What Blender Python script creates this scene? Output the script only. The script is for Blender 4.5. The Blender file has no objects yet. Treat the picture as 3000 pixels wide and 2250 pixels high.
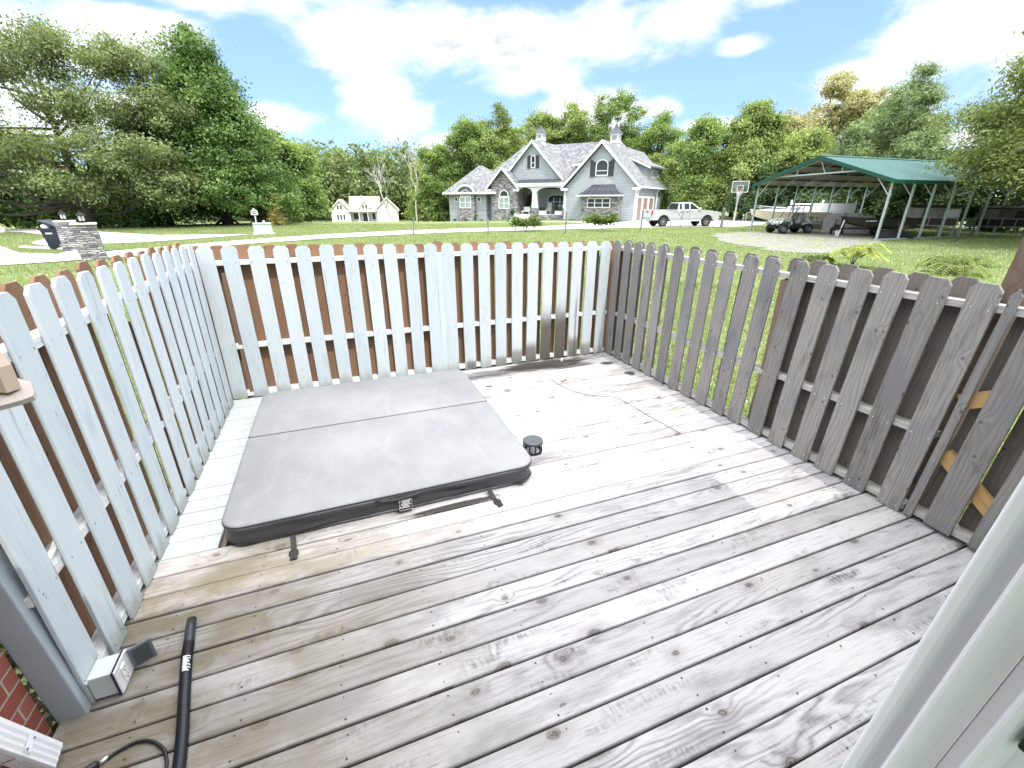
import bpy, bmesh, math, random
import numpy as np
from mathutils import Vector, Matrix, Euler
R = math.radians
random.seed(7)
SC = bpy.context.scene
COL = SC.collection
PI = math.pi

# ------------------------------------------------------------------ objects
def tag(o, label=None, cat=None, group=None, kind=None):
    if label: o['label'] = label
    if cat: o['category'] = cat
    if group: o['group'] = group
    if kind: o['kind'] = kind
    return o

def thing(name, label, cat, loc=(0, 0, 0), rz=0, group=None, scale=None):
    o = bpy.data.objects.new(name, None)
    o.empty_display_size = .1
    COL.objects.link(o)
    o.location = loc
    o.rotation_euler = (0, 0, rz)
    if scale: o.scale = (scale,) * 3
    return tag(o, label, cat, group)

def copy_tree(o, parent=None):
    c = o.copy()
    COL.objects.link(c)
    if parent is not None:
        c.parent = parent
    for ch in list(o.children):
        copy_tree(ch, c)
    return c

class MB:
    """collects faces and links them as one mesh object"""
    def __init__(s):
        s.v, s.f = [], []
    def add(s, vs, fs):
        n = len(s.v)
        s.v += [tuple(p) for p in vs]
        s.f += [tuple(i + n for i in f) for f in fs]
        return s
    def box(s, x0, x1, y0, y1, z0, z1, M=None, ch=0):
        if ch:
            bm = bmesh.new()
            bmesh.ops.create_cube(bm, size=1, matrix=Matrix.Translation(((x0+x1)/2, (y0+y1)/2, (z0+z1)/2)) @ Matrix.Diagonal((x1-x0, y1-y0, z1-z0, 1)))
            bmesh.ops.bevel(bm, geom=bm.edges[:], offset=ch, segments=2, affect='EDGES', profile=.5)
            return s.bm(bm, M)
        vs = [(x0,y0,z0),(x1,y0,z0),(x1,y1,z0),(x0,y1,z0),(x0,y0,z1),(x1,y0,z1),(x1,y1,z1),(x0,y1,z1)]
        if M is not None: vs = [M @ Vector(p) for p in vs]
        return s.add(vs, [(0,3,2,1),(4,5,6,7),(0,1,5,4),(1,2,6,5),(2,3,7,6),(3,0,4,7)])
    def bm(s, bm, M=None):
        bm.verts.index_update()
        vs = [(M @ v.co if M is not None else v.co.copy()) for v in bm.verts]
        s.add(vs, [[v.index for v in f.verts] for f in bm.faces])
        bm.free()
        return s
    def prism(s, pts, axis, a, b):
        """polygon pts (2D) extruded along axis x/y/z from a to b"""
        def P(p, t):
            return {'x': (t, p[0], p[1]), 'y': (p[0], t, p[1]), 'z': (p[0], p[1], t)}[axis]
        n = len(pts)
        ar = sum(pts[i][0]*pts[(i+1)%n][1]-pts[(i+1)%n][0]*pts[i][1] for i in range(n))
        flip = (ar > 0) == (axis == 'y')
        vs = [P(p, a) for p in pts] + [P(p, b) for p in pts]
        fs = [tuple(range(n-1, -1, -1)), tuple(range(n, 2*n))] + [(i, (i+1) % n, n+(i+1) % n, n+i) for i in range(n)]
        if flip: fs = [f[::-1] for f in fs]
        if b < a: fs = [f[::-1] for f in fs]
        return s.add(vs, fs)
    def tube(s, pts, rad, n=8, caps=True):
        pts = [Vector(p) for p in pts]
        if not hasattr(rad, '__len__'): rad = [rad]*len(pts)
        base = len(s.v)
        up = None
        for i, p in enumerate(pts):
            t = (pts[min(i+1, len(pts)-1)] - pts[max(i-1, 0)])
            if t.length < 1e-9: t = Vector((0, 0, 1))
            t.normalize()
            if up is None:
                up = t.orthogonal().normalized()
            up = (up - t*up.dot(t))
            up = up.normalized() if up.length > 1e-6 else t.orthogonal().normalized()
            w = t.cross(up)
            for k in range(n):
                a = 2*PI*k/n
                s.v.append(tuple(p + (up*math.cos(a) + w*math.sin(a))*rad[i]))
        m = len(pts)
        for i in range(m-1):
            for k in range(n):
                a, b = base+i*n+k, base+i*n+(k+1) % n
                s.f.append((a, b, b+n, a+n))
        if caps:
            s.f.append(tuple(base+k for k in range(n-1, -1, -1)))
            s.f.append(tuple(base+(m-1)*n+k for k in range(n)))
        return s
    def lathe(s, prof, n=24, M=None, caps=True):
        base = len(s.v)
        for r, z in prof:
            for k in range(n):
                a = 2*PI*k/n
                p = Vector((r*math.cos(a), r*math.sin(a), z))
                s.v.append(tuple(M @ p if M is not None else p))
        for i in range(len(prof)-1):
            for k in range(n):
                a, b = base+i*n+k, base+i*n+(k+1) % n
                s.f.append((a, b, b+n, a+n))
        if caps:
            s.f.append(tuple(base+k for k in range(n-1, -1, -1)))
            s.f.append(tuple(base+(len(prof)-1)*n+k for k in range(n)))
        return s
    def quad(s, a, b, c, d):
        return s.add([a, b, c, d], [(0, 1, 2, 3)])
    def mesh(s, name, mat, smooth=False):
        me = bpy.data.meshes.new(name)
        me.from_pydata(s.v, [], s.f)
        if mat: me.materials.append(mat)
        if smooth:
            me.polygons.foreach_set('use_smooth', [True]*len(me.polygons))
        me.update()
        return me
    def build(s, name, mat, parent=None, smooth=False, loc=None, rot=None, label=None):
        o = bpy.data.objects.new(name, s.mesh(name, mat, smooth))
        COL.objects.link(o)
        if parent is not None: o.parent = parent
        if loc is not None: o.location = loc
        if rot is not None: o.rotation_euler = rot
        if label: o['label'] = label
        return o

def link(name, me, parent=None, loc=(0, 0, 0), rot=(0, 0, 0)):
    o = bpy.data.objects.new(name, me)
    COL.objects.link(o)
    o.parent = parent
    o.location = loc
    o.rotation_euler = rot
    return o

# ------------------------------------------------------------------ materials
class NT:
    def __init__(s, m):
        m.use_nodes = True
        s.t = m.node_tree
        s.t.nodes.clear()
    def n(s, typ, ins=None, **kw):
        nd = s.t.nodes.new(typ)
        for k, v in kw.items(): setattr(nd, k, v)
        for k, v in (ins or {}).items():
            s.set(nd.inputs[k], v)
        return nd
    def set(s, sock, v):
        if isinstance(v, bpy.types.Node): v = v.outputs[0]
        if isinstance(v, bpy.types.NodeSocket): s.t.links.new(v, sock)
        elif hasattr(v, '__len__') and len(v) == 3 and sock.type == 'RGBA': sock.default_value = (*v, 1)
        else: sock.default_value = v
    def m(s, op, a, b=0.0, c=None, clamp=False):
        nd = s.n('ShaderNodeMath', operation=op, use_clamp=clamp)
        s.set(nd.inputs[0], a); s.set(nd.inputs[1], b)
        if c is not None: s.set(nd.inputs[2], c)
        return nd.outputs[0]
    def mix(s, f, a, b, mode='MIX'):
        nd = s.n('ShaderNodeMix', data_type='RGBA', blend_type=mode)
        s.set(nd.inputs[0], f); s.set(nd.inputs[6], a); s.set(nd.inputs[7], b)
        return nd.outputs[2]
    def ramp(s, f, stops):
        nd = s.n('ShaderNodeValToRGB')
        s.set(nd.inputs[0], f)
        e = nd.color_ramp.elements
        while len(e) < len(stops): e.new(.5)
        for i, (p, c) in enumerate(stops):
            e[i].position = p
            e[i].color = (*c, 1) if hasattr(c, '__len__') else (c, c, c, 1)
        return nd.outputs[0]
    def step(s, x, a, b):
        nd = s.n('ShaderNodeMapRange', interpolation_type='SMOOTHSTEP')
        s.set(nd.inputs[0], x); s.set(nd.inputs[1], a); s.set(nd.inputs[2], b)
        return nd.outputs[0]
    def noise(s, vec, scale=5, detail=4, rough=.55, dist=0, out=0):
        nd = s.n('ShaderNodeTexNoise', {'Scale': scale, 'Detail': detail, 'Roughness': rough, 'Distortion': dist})
        if vec is not None: s.set(nd.inputs['Vector'], vec)
        return nd.outputs[out]
    def map(s, vec, scale=(1, 1, 1), loc=(0, 0, 0)):
        nd = s.n('ShaderNodeMapping')
        s.set(nd.inputs[0], vec)
        s.set(nd.inputs[1], loc); s.set(nd.inputs[3], scale)
        return nd.outputs[0]
    def xyz(s, v):
        nd = s.n('ShaderNodeSeparateXYZ'); s.set(nd.inputs[0], v)
        return nd.outputs
    def vec(s, x, y, z):
        nd = s.n('ShaderNodeCombineXYZ')
        for i, v in enumerate((x, y, z)): s.set(nd.inputs[i], v)
        return nd.outputs[0]
    def bump(s, h, strength=.3, dist=.01):
        return s.n('ShaderNodeBump', {'Height': h, 'Strength': strength, 'Distance': dist}).outputs[0]
    def obj(s): return s.n('ShaderNodeTexCoord').outputs['Object']
    def pos(s): return s.n('ShaderNodeNewGeometry').outputs['Position']
    def isl(s): return s.n('ShaderNodeNewGeometry').outputs['Random Per Island']
    def rnd(s): return s.n('ShaderNodeObjectInfo').outputs['Random']
    def out(s, col, rough=.6, metal=0., normal=None, spec=.4, **kw):
        b = s.n('ShaderNodeBsdfPrincipled', {'Base Color': col, 'Roughness': rough, 'Metallic': metal, 'Specular IOR Level': spec, **kw})
        if normal is not None: s.set(b.inputs['Normal'], normal)
        o = s.n('ShaderNodeOutputMaterial')
        s.t.links.new(b.outputs[0], o.inputs[0])
        return b

MATS = {}
def newmat(name):
    m = bpy.data.materials.new(name)
    MATS[name] = m
    return NT(m), m

def simple(name, col, rough=.5, metal=0., var=.12, scale=6, bump=0., bscale=40, spec=.4, **kw):
    """plain surface with a little uneven tone and relief"""
    t, m = newmat(name)
    p = t.obj()
    n = t.noise(p, scale, 5)
    f = t.m('MULTIPLY_ADD', n, 2*var, 1-var)
    c = t.mix(1, (*col, 1), f, 'MULTIPLY')
    nm = t.bump(t.noise(p, bscale, 3), .5, bump) if bump else None
    t.out(c, t.m('MULTIPLY_ADD', n, .2, rough-.1), metal, nm, spec, **kw)
    return m

# --- weathered deck boards, grain along X
def deck_mat():
    t, m = newmat('weathered_deck_wood')
    P = t.pos(); x, y, z = t.xyz(P)
    rn = t.isl()
    off = t.m('MULTIPLY', rn, 91.7)
    xb = t.m('ADD', x, off)
    v = t.vec(xb, y, off)
    # knots: sparse cells, only some carry one
    kv = t.vec(t.m('MULTIPLY', xb, 1.9), t.m('MULTIPLY', y, 6.8), off)
    vo = t.n('ShaderNodeTexVoronoi', {'Vector': kv, 'Scale': 1., 'Randomness': .9})
    kp = t.xyz(vo.outputs['Position'])
    dx = t.m('SUBTRACT', t.m('MULTIPLY', xb, 1.9), kp[0]); dy = t.m('SUBTRACT', t.m('MULTIPLY', y, 6.8), kp[1])
    dxm = t.m('DIVIDE', dx, 1.9); dym = t.m('DIVIDE', dy, 6.8)
    wob = t.m('MULTIPLY', t.m('SUBTRACT', t.noise(t.map(v, (30, 30, 1)), 1, 2), .5), .012)
    kd = t.m('ADD', t.m('SQRT', t.m('ADD', t.m('POWER', t.m('MULTIPLY', dxm, .62), 2), t.m('POWER', dym, 2))), wob)
    kc = t.xyz(vo.outputs['Color'])
    has = t.m('GREATER_THAN', kc[0], .60)
    ksz = t.m('MULTIPLY_ADD', kc[1], .017, .008)
    knot = t.m('MULTIPLY', has, t.m('SUBTRACT', 1, t.step(kd, t.m('MULTIPLY', ksz, .6), t.m('MULTIPLY', ksz, 1.5))))
    halo = t.m('MULTIPLY', has, t.m('SUBTRACT', 1, t.step(kd, ksz, t.m('MULTIPLY', ksz, 5.))))
    # growth lines bent around the knots
    bend = t.m('MULTIPLY', halo, 2.3)
    low = t.noise(t.map(v, (.9, 5.5, 1)), 1, 2, .5)
    ph = t.m('ADD', t.m('MULTIPLY', t.m('SUBTRACT', low, .5), t.m('MULTIPLY_ADD', rn, 55, 25)), t.m('MULTIPLY', y, 115))
    ph = t.m('ADD', ph, t.m('MULTIPLY', bend, 3.2))
    ph = t.m('ADD', ph, t.m('MULTIPLY', t.noise(t.map(v, (8, 60, 1)), 1, 2), 2.2))
    ring = t.m('POWER', t.m('MULTIPLY_ADD', t.m('SINE', ph), .5, .5), 2.2)
    ringk = t.step(t.noise(t.map(v, (.5, 2.5, 1)), 1.3, 1), .36, .66)
    fine = t.noise(t.map(v, (4.5, 125, 1)), 1, 6, .78)
    fib = t.noise(t.map(v, (16, 330, 1)), 1, 4, .75)
    blot = t.noise(t.map(v, (2.2, 9, 1)), 1, 5, .6)
    cross = t.noise(t.map(v, (55, 14, 1)), 1, 3, .6)
    rn2 = t.m('FRACT', t.m('MULTIPLY', rn, 7.31)); rn3 = t.m('FRACT', t.m('MULTIPLY', rn, 17.7))
    base = t.mix(rn2, (.36, .352, .356, 1), (.56, .555, .565, 1))
    base = t.mix(t.m('MULTIPLY', t.m('POWER', rn3, 3), .7), base, (.25, .242, .248, 1))
    dark = t.m('MULTIPLY', t.m('MULTIPLY', ring, ringk), .46)
    dark = t.m('ADD', dark, t.m('MULTIPLY', t.step(fine, .46, .74), .42))
    dark = t.m('ADD', dark, t.m('MULTIPLY', t.step(fib, .5, .75), .24))
    dark = t.m('ADD', dark, t.m('MULTIPLY', t.m('MULTIPLY', t.step(blot, .52, .74), t.step(cross, .35, .65)), .62))
    dark = t.m('MINIMUM', dark, .86)
    c = t.mix(dark, base, (.060, .054, .055, 1))
    big = t.noise(t.map(v, (1.1, 3.2, 1)), 1, 5, .62)
    c = t.mix(t.m('MULTIPLY', t.step(big, .50, .68), .5), c, (.105, .10, .098, 1))
    crk = t.noise(t.map(v, (2.6, 75, 1)), 1, 3, .8)
    c = t.mix(t.m('MULTIPLY', t.step(crk, .665, .70), .75), c, (.06, .05, .045, 1))
    c = t.mix(t.m('MULTIPLY', t.step(t.noise(v, 1.1, 2), .45, .7), .14), c, (.42, .37, .31, 1))
    kcol = t.mix(t.m('MULTIPLY_ADD', t.m('SINE', t.m('MULTIPLY', t.m('ADD', kd, t.m('MULTIPLY', wob, 2.)), 620)), .5, .5), (.045, .038, .034, 1), (.17, .15, .14, 1))
    c = t.mix(t.m('MULTIPLY', halo, .30), c, (.13, .115, .11, 1))
    c = t.mix(t.m('MULTIPLY', knot, .88), c, kcol)
    # green-brown algae by the hose and the painted fence
    sx = t.noise(t.map(P, (2.1, 4.2, 1)), 1, 5, .62)
    am = t.m('MULTIPLY', t.m('SUBTRACT', 1, t.step(t.m('ADD', x, t.m('MULTIPLY', y, -.1)), -1.25, .55)), t.m('SUBTRACT', 1, t.step(y, 2.3, 2.75)))
    am = t.m('MULTIPLY', am, t.m('MULTIPLY_ADD', t.step(sx, .38, .62), .95, .14))
    am = t.m('MULTIPLY', am, t.m('MULTIPLY_ADD', fine, .6, .5))
    c = t.mix(am, c, (.115, .105, .05, 1))
    c = t.mix(t.m('MULTIPLY', t.m('SUBTRACT', 1, t.step(x, -.7, .9)), t.m('SUBTRACT', .34, t.m('MULTIPLY', t.step(y, 2.4, 2.8), .34))), c, (.185, .155, .125, 1))
    # black spill by the back fence
    for (cx, cy, rx, ry, a) in ((2.35, 4.86, .62, .16, .92), (1.75, 4.80, .75, .12, .6), (2.6, 4.70, .35, .07, .7), (1.5, 4.72, .3, .05, .5), (3.1, 4.62, .09, .06, .9), (3.16, 4.2, .06, .07, .9), (.55, 2.475, .34, .035, .95), (2.9, 4.9, .35, .08, .45), (1.42, 4.42, .05, .03, .9)):
        d = t.m('SQRT', t.m('ADD', t.m('POWER', t.m('DIVIDE', t.m('SUBTRACT', x, cx), rx), 2), t.m('POWER', t.m('DIVIDE', t.m('SUBTRACT', y, cy), ry), 2)))
        d = t.m('ADD', d, t.m('MULTIPLY', t.m('SUBTRACT', t.noise(t.map(P, (5, 16, 1)), 1, 5, .68), .5), 1.35))
        c = t.mix(t.m('MULTIPLY', t.m('SUBTRACT', 1, t.step(d, .7, 1.2)), a), c, (.026, .024, .022, 1))
    # damp reddish stain
    d = t.m('ADD', t.m('MULTIPLY', t.m('ABSOLUTE', t.m('SUBTRACT', x, 3.0)), 3), t.m('MULTIPLY', t.m('ABSOLUTE', t.m('SUBTRACT', y, 3.15)), 7))
    c = t.mix(t.m('MULTIPLY', t.m('SUBTRACT', 1, t.step(t.m('ADD', d, t.noise(P, 9, 3)), .6, 1.3)), .4), c, (.34, .22, .10, 1))
    h = t.m('SUBTRACT', t.m('MULTIPLY', fine, .6), t.m('MULTIPLY', dark, .8))
    t.out(c, .82, 0, t.bump(h, .55, .004), .18)
    return m

def painted_deck_mat():
    t, m = newmat('painted_deck_boards')
    P = t.pos(); rn = t.m('MULTIPLY', t.isl(), 40.)
    x, y, z = t.xyz(P); v = t.vec(t.m('ADD', x, rn), y, rn)
    g = t.noise(t.map(v, (5, 160, 1)), 1, 4, .7)
    w = t.step(t.noise(t.map(v, (7, 40, 1)), 1, 5, .65), .58, .72)
    c = t.mix(t.m('MULTIPLY', w, .35), (.37, .40, .395, 1), (.20, .19, .17, 1))
    c = t.mix(t.m('MULTIPLY', t.step(g, .4, .75), .5), c, (.24, .25, .24, 1))
    t.out(c, .6, 0, t.bump(g, .35, .002))
    return m

def board_mat(name, ca, cb, dark, wear=None, wearamt=0., knots=True, stain=False, gvar=.25, tall=1.55, blue=None, wearz=0, paint=False):
    """upright board: grain along local Z, per-board tone"""
    t, m = newmat(name)
    P = t.obj(); x, y, z = t.xyz(P)
    rn = t.rnd(); off = t.m('MULTIPLY', rn, 73.)
    w = t.m('ADD', x, t.m('MULTIPLY', y, .6))
    zb = t.m('ADD', z, off)
    v = t.vec(t.m('ADD', w, off), zb, off)
    kvx = t.m('MULTIPLY', t.m('ADD', w, off), 7.); kvz = t.m('MULTIPLY', zb, 3.2)
    vo = t.n('ShaderNodeTexVoronoi', {'Vector': t.vec(kvx, kvz, off), 'Scale': 1.})
    kp = t.xyz(vo.outputs['Position']); kc = t.xyz(vo.outputs['Color'])
    dx = t.m('DIVIDE', t.m('SUBTRACT', kvx, kp[0]), 7.); dz = t.m('DIVIDE', t.m('SUBTRACT', kvz, kp[1]), 3.2)
    kd = t.m('SQRT', t.m('ADD', t.m('POWER', dx, 2), t.m('POWER', t.m('MULTIPLY', dz, .8), 2)))
    has = t.m('GREATER_THAN', kc[0], .45)
    knot = t.m('MULTIPLY', has, t.m('SUBTRACT', 1, t.step(kd, .005, .012)))
    halo = t.m('MULTIPLY', has, t.m('SUBTRACT', 1, t.step(kd, .008, .06)))
    low = t.noise(t.map(v, (6, 1., 1)), 1, 2)
    ph = t.m('ADD', t.m('MULTIPLY', t.m('ADD', w, t.m('MULTIPLY', low, .16)), 240), t.m('MULTIPLY', halo, 7))
    ring = t.m('POWER', t.m('MULTIPLY_ADD', t.m('SINE', ph), .5, .5), 2)
    fine = t.noise(t.map(v, (230, 5, 1)), 1, 5, .7)
    blot = t.noise(t.map(v, (9, 2.5, 1)), 1, 4, .6)
    c = t.mix(t.m('FRACT', t.m('MULTIPLY', rn, 5.7)), (*ca, 1), (*cb, 1))
    d = t.m('ADD', t.m('MULTIPLY', ring, gvar*.5), t.m('MULTIPLY', t.step(fine, .45, .8), gvar))
    d = t.m('ADD', d, t.m('MULTIPLY', t.step(blot, .5, .75), gvar*.9))
    c = t.mix(d, c, (*dark, 1))
    if blue: c = t.mix(t.m('MULTIPLY', t.step(t.noise(v, 2.2, 2), .45, .7), .5), c, (*blue, 1))
    if knots: c = t.mix(t.m('MULTIPLY', knot, .55), c, tuple(q*.25 for q in dark)+(1,))
    if wear:
        wn = t.noise(t.map(v, (40, 7, 1)), 1, 5, .7)
        top = t.step(z, wearz, wearz+.5) if wearz else 1.
        ww = t.m('MULTIPLY', t.step(t.m('ADD', wn, t.m('MULTIPLY', t.m('SUBTRACT', t.noise(t.map(v, (5, 1.2, 1)), 1, 2), .5), .35)), .66, .72), wearamt)
        c = t.mix(t.m('MULTIPLY', ww, top), c, (*wear, 1))
    if paint:
        ck = t.noise(t.map(v, (75, 1.1, 1)), 1, 3, .6)
        ck2 = t.noise(t.map(v, (14, 1.6, 1)), 1, 2)
        c = t.mix(t.m('MULTIPLY', t.m('MULTIPLY', t.step(ck, .645, .665), t.m('SUBTRACT', 1, t.step(ck, .675, .70))), t.m('MULTIPLY', t.step(ck2, .48, .58), .75)), c, (.10, .09, .08, 1))
        pe = t.noise(t.map(v, (26, 9, 1)), 1, 6, .72)
        c = t.mix(t.m('MULTIPLY', t.step(pe, .655, .675), .7), c, (.27, .235, .20, 1))
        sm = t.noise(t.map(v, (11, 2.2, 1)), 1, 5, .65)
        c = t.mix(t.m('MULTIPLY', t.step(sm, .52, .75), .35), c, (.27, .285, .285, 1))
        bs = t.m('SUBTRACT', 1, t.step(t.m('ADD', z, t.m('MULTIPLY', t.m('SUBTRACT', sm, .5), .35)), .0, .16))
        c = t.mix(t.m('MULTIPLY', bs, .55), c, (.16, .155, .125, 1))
    if stain:
        Q = t.xyz(t.pos())
        for cx, wd, hz, a in ((2.40, .085, .70, .95), (2.60, .085, .74, .95), (2.19, .08, .28, .8), (2.81, .08, .30, .75), (1.99, .08, .22, .6), (3.0, .08, .2, .5), (1.78, .08, .14, .5), (1.42, .09, .12, .75), (2.82, .015, .95, .55)):
            dxx = t.m('DIVIDE', t.m('ABSOLUTE', t.m('SUBTRACT', Q[0], cx)), wd)
            dzz = t.m('DIVIDE', Q[2], hz)
            dd = t.m('ADD', t.m('MAXIMUM', dxx, dzz), t.m('MULTIPLY', t.m('SUBTRACT', t.noise(t.map(t.pos(), (60, 60, 12)), 1, 5, .7), .5), 1.1))
            c = t.mix(t.m('MULTIPLY', t.m('MULTIPLY', t.m('SUBTRACT', 1, t.step(dd, .75, 1.2)), t.m('SUBTRACT', 1, t.step(Q[2], hz*.6, hz*1.2))), a), c, (.07, .06, .05, 1))
    t.out(c, .75, 0, t.bump(t.m('SUBTRACT', fine, d), .45, .003), .25)
    return m

def lap_mat(name, col, row=.17, wid=.6, line=.45):
    """horizontal lap shingle siding"""
    t, m = newmat(name)
    x, y, z = t.xyz(t.obj())
    v = t.vec(t.m('ADD', x, t.m('MULTIPLY', y, 1.)), z, 0)
    b = t.n('ShaderNodeTexBrick', {'Vector': v, 'Color1': tuple(c*.93 for c in col), 'Color2': tuple(min(1, c*1.07) for c in col), 'Mortar': tuple(c*line for c in col), 'Scale': 1., 'Mortar Size': .012, 'Mortar Smooth': .3, 'Brick Width': wid, 'Row Height': row})
    lap = t.m('FRACT', t.m('DIVIDE', z, row))
    c = t.mix(t.m('MULTIPLY', t.noise(t.obj(), 3, 5), .18), b.outputs[0], tuple(q*.7 for q in col)+(1,))
    t.out(c, .7, 0, t.bump(t.m('SUBTRACT', 1, lap), .6, .02), .3)
    return m

def stone_mat(name, row=.11, wid=.34):
    t, m = newmat(name)
    P = t.obj(); x, y, z = t.xyz(P)
    n = t.noise(P, 5, 2)
    wx = t.m('ADD', t.m('ADD', x, y), t.m('MULTIPLY', n, .25)); wz = t.m('ADD', z, t.m('MULTIPLY', t.noise(P, 3.3, 2), .13))
    b = t.n('ShaderNodeTexBrick', {'Vector': t.vec(wx, wz, 0), 'Color1': (.0, .0, .0), 'Color2': (1, 1, 1), 'Mortar': (0, 0, 0), 'Scale': 1., 'Mortar Size': .010, 'Mortar Smooth': .4, 'Brick Width': wid, 'Row Height': row, 'Bias': 0.}, offset=.37)
    f = b.outputs['Color']
    c = t.ramp(f, [(0, (.085, .085, .095)), (.25, (.22, .22, .235)), (.55, (.36, .355, .36)), (.8, (.48, .46, .43)), (1, (.62, .60, .56))])
    c = t.mix(t.m('MULTIPLY', t.noise(P, 22, 4), .5), c, (.17, .17, .18, 1))
    c = t.mix(b.outputs['Fac'], c, (.055, .055, .06, 1))
    t.out(c, .85, 0, t.bump(t.m('SUBTRACT', 1, b.outputs['Fac']), 1., .04), .2)
    return m

def shingle_mat(name, a, b_, row=.16):
    t, m = newmat(name)
    P = t.obj(); x, y, z = t.xyz(P)
    v = t.vec(t.m('ADD', x, y), t.m('MULTIPLY', z, 1.41), 0)
    b = t.n('ShaderNodeTexBrick', {'Vector': v, 'Color1': a, 'Color2': b_, 'Mortar': tuple(q*.45 for q in a), 'Scale': 1., 'Mortar Size': .016, 'Mortar Smooth': .5, 'Brick Width': .32, 'Row Height': row}, offset=.43)
    c = t.mix(t.step(t.noise(P, 2.6, 5, .7), .42, .62), b.outputs[0], tuple(q*1.15 for q in b_)+(1,))
    c = t.mix(t.m('MULTIPLY', t.step(t.noise(P, 6, 3, .7), .55, .7), .55), c, tuple(q*.6 for q in a)+(1,))
    t.out(c, .9, 0, t.bump(b.outputs['Fac'], .5, .02), .15)
    return m

def leaf_mat(name, ca, cb, trans=.45, hue=None):
    t, m = newmat(name)
    r = t.isl()
    n = t.step(t.noise(t.pos(), .5, 3), .35, .65)
    c = t.mix(t.m('MULTIPLY_ADD', r, .55, t.m('MULTIPLY', n, .45)), (*ca, 1), (*cb, 1))
    if hue: c = t.mix(t.m('GREATER_THAN', r, .86), c, (*hue, 1))
    d = t.n('ShaderNodeBsdfPrincipled', {'Base Color': c, 'Roughness': .55, 'Specular IOR Level': .28})
    tr = t.n('ShaderNodeBsdfTranslucent', {'Color': t.mix(1, c, (1.25, 1.35, .75, 1), 'MULTIPLY')})
    mx = t.n('ShaderNodeMixShader', {0: trans, 1: d.outputs[0], 2: tr.outputs[0]})
    t.t.links.new(mx.outputs[0], t.n('ShaderNodeOutputMaterial').inputs[0])
    return m

def bark_mat(name, a, b):
    t, m = newmat(name)
    P = t.obj()
    n = t.noise(t.map(P, (6, 6, 1.5)), 1.5, 5, .7)
    t.out(t.mix(n, (*a, 1), (*b, 1)), .9, 0, t.bump(n, .8, .03), .15)
    return m

def ground_mat():
    t, m = newmat('lawn_ground')
    P = t.pos()
    n1 = t.noise(P, .35, 5, .6); n2 = t.noise(P, 3.2, 6, .7); n3 = t.noise(t.map(P, (16, 16, 4)), 1, 4, .7)
    c = t.mix(t.step(n1, .35, .65), (.130, .172, .068, 1), (.185, .215, .098, 1))
    c = t.mix(t.m('MULTIPLY', t.step(n2, .5, .72), .6), c, (.23, .235, .10, 1))
    c = t.mix(t.m('MULTIPLY', t.step(n3, .5, .75), .6), c, (.075, .115, .03, 1))
    t.out(c, .9, 0, t.bump(t.m('ADD', n3, n2), .8, .06), .1)
    return m

def concrete_mat(name, a, b):
    t, m = newmat(name)
    P = t.pos()
    n = t.noise(P, .6, 6, .6); g = t.noise(P, 40, 3)
    c = t.mix(t.step(n, .35, .7), (*a, 1), (*b, 1))
    c = t.mix(t.m('MULTIPLY', g, .3), c, tuple(q*.75 for q in a)+(1,))
    t.out(c, .85, 0, t.bump(g, .3, .004), .2)
    return m

def gravel_mat():
    t, m = newmat('gravel_bed')
    P = t.pos()
    vo = t.n('ShaderNodeTexVoronoi', {'Vector': P, 'Scale': 22.})
    c = t.mix(t.xyz(vo.outputs['Color'])[0], (.10, .097, .097, 1), (.30, .29, .29, 1))
    n = t.step(t.noise(P, .8, 6, .7), .44, .62)
    c = t.mix(t.m('MULTIPLY', n, .75), c, (.17, .20, .07, 1))
    t.out(c, .9, 0, t.bump(vo.outputs['Distance'], .6, .03), .15)
    return m

def brick_mat():
    t, m = newmat('red_brick')
    P = t.obj(); x, y, z = t.xyz(P)
    b = t.n('ShaderNodeTexBrick', {'Vector': t.vec(t.m('ADD', y, x), z, 0), 'Color1': (.23, .065, .045), 'Color2': (.31, .10, .07), 'Mortar': (.40, .33, .29), 'Scale': 1., 'Mortar Size': .006, 'Mortar Smooth': .3, 'Brick Width': .21, 'Row Height': .073})
    c = t.mix(t.m('MULTIPLY', t.noise(P, 30, 4), .5), b.outputs[0], (.16, .06, .05, 1))
    t.out(c, .85, 0, t.bump(t.m('SUBTRACT', 1, b.outputs['Fac']), .8, .008), .2)
    return m

def cover_mat():
    """aged vinyl of the spa cover"""
    t, m = newmat('grey_spa_vinyl')
    P = t.obj()
    n = t.noise(P, 1.5, 6, .6); s = t.noise(t.map(P, (3, 1.2, 3)), 2.2, 5, .7, .6); g = t.noise(P, 160, 2)
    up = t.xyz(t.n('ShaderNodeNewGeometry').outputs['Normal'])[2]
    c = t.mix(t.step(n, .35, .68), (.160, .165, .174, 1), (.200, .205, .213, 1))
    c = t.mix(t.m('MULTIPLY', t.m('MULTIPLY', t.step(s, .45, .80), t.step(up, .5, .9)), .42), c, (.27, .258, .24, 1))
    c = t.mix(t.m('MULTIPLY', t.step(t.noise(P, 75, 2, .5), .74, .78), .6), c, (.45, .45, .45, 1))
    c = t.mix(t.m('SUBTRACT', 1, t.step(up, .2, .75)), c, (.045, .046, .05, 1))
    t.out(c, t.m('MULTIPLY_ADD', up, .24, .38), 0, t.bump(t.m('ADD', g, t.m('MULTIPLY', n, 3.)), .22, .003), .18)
    return m

def glass_mat(name, tint=(.03, .035, .04)):
    t, m = newmat(name)
    n = t.noise(t.obj(), 1.2, 2)
    t.out(t.mix(n, (*tint, 1), tuple(q*2.2 for q in tint)+(1,)), .08, 0, None, .25)
    return m
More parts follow.
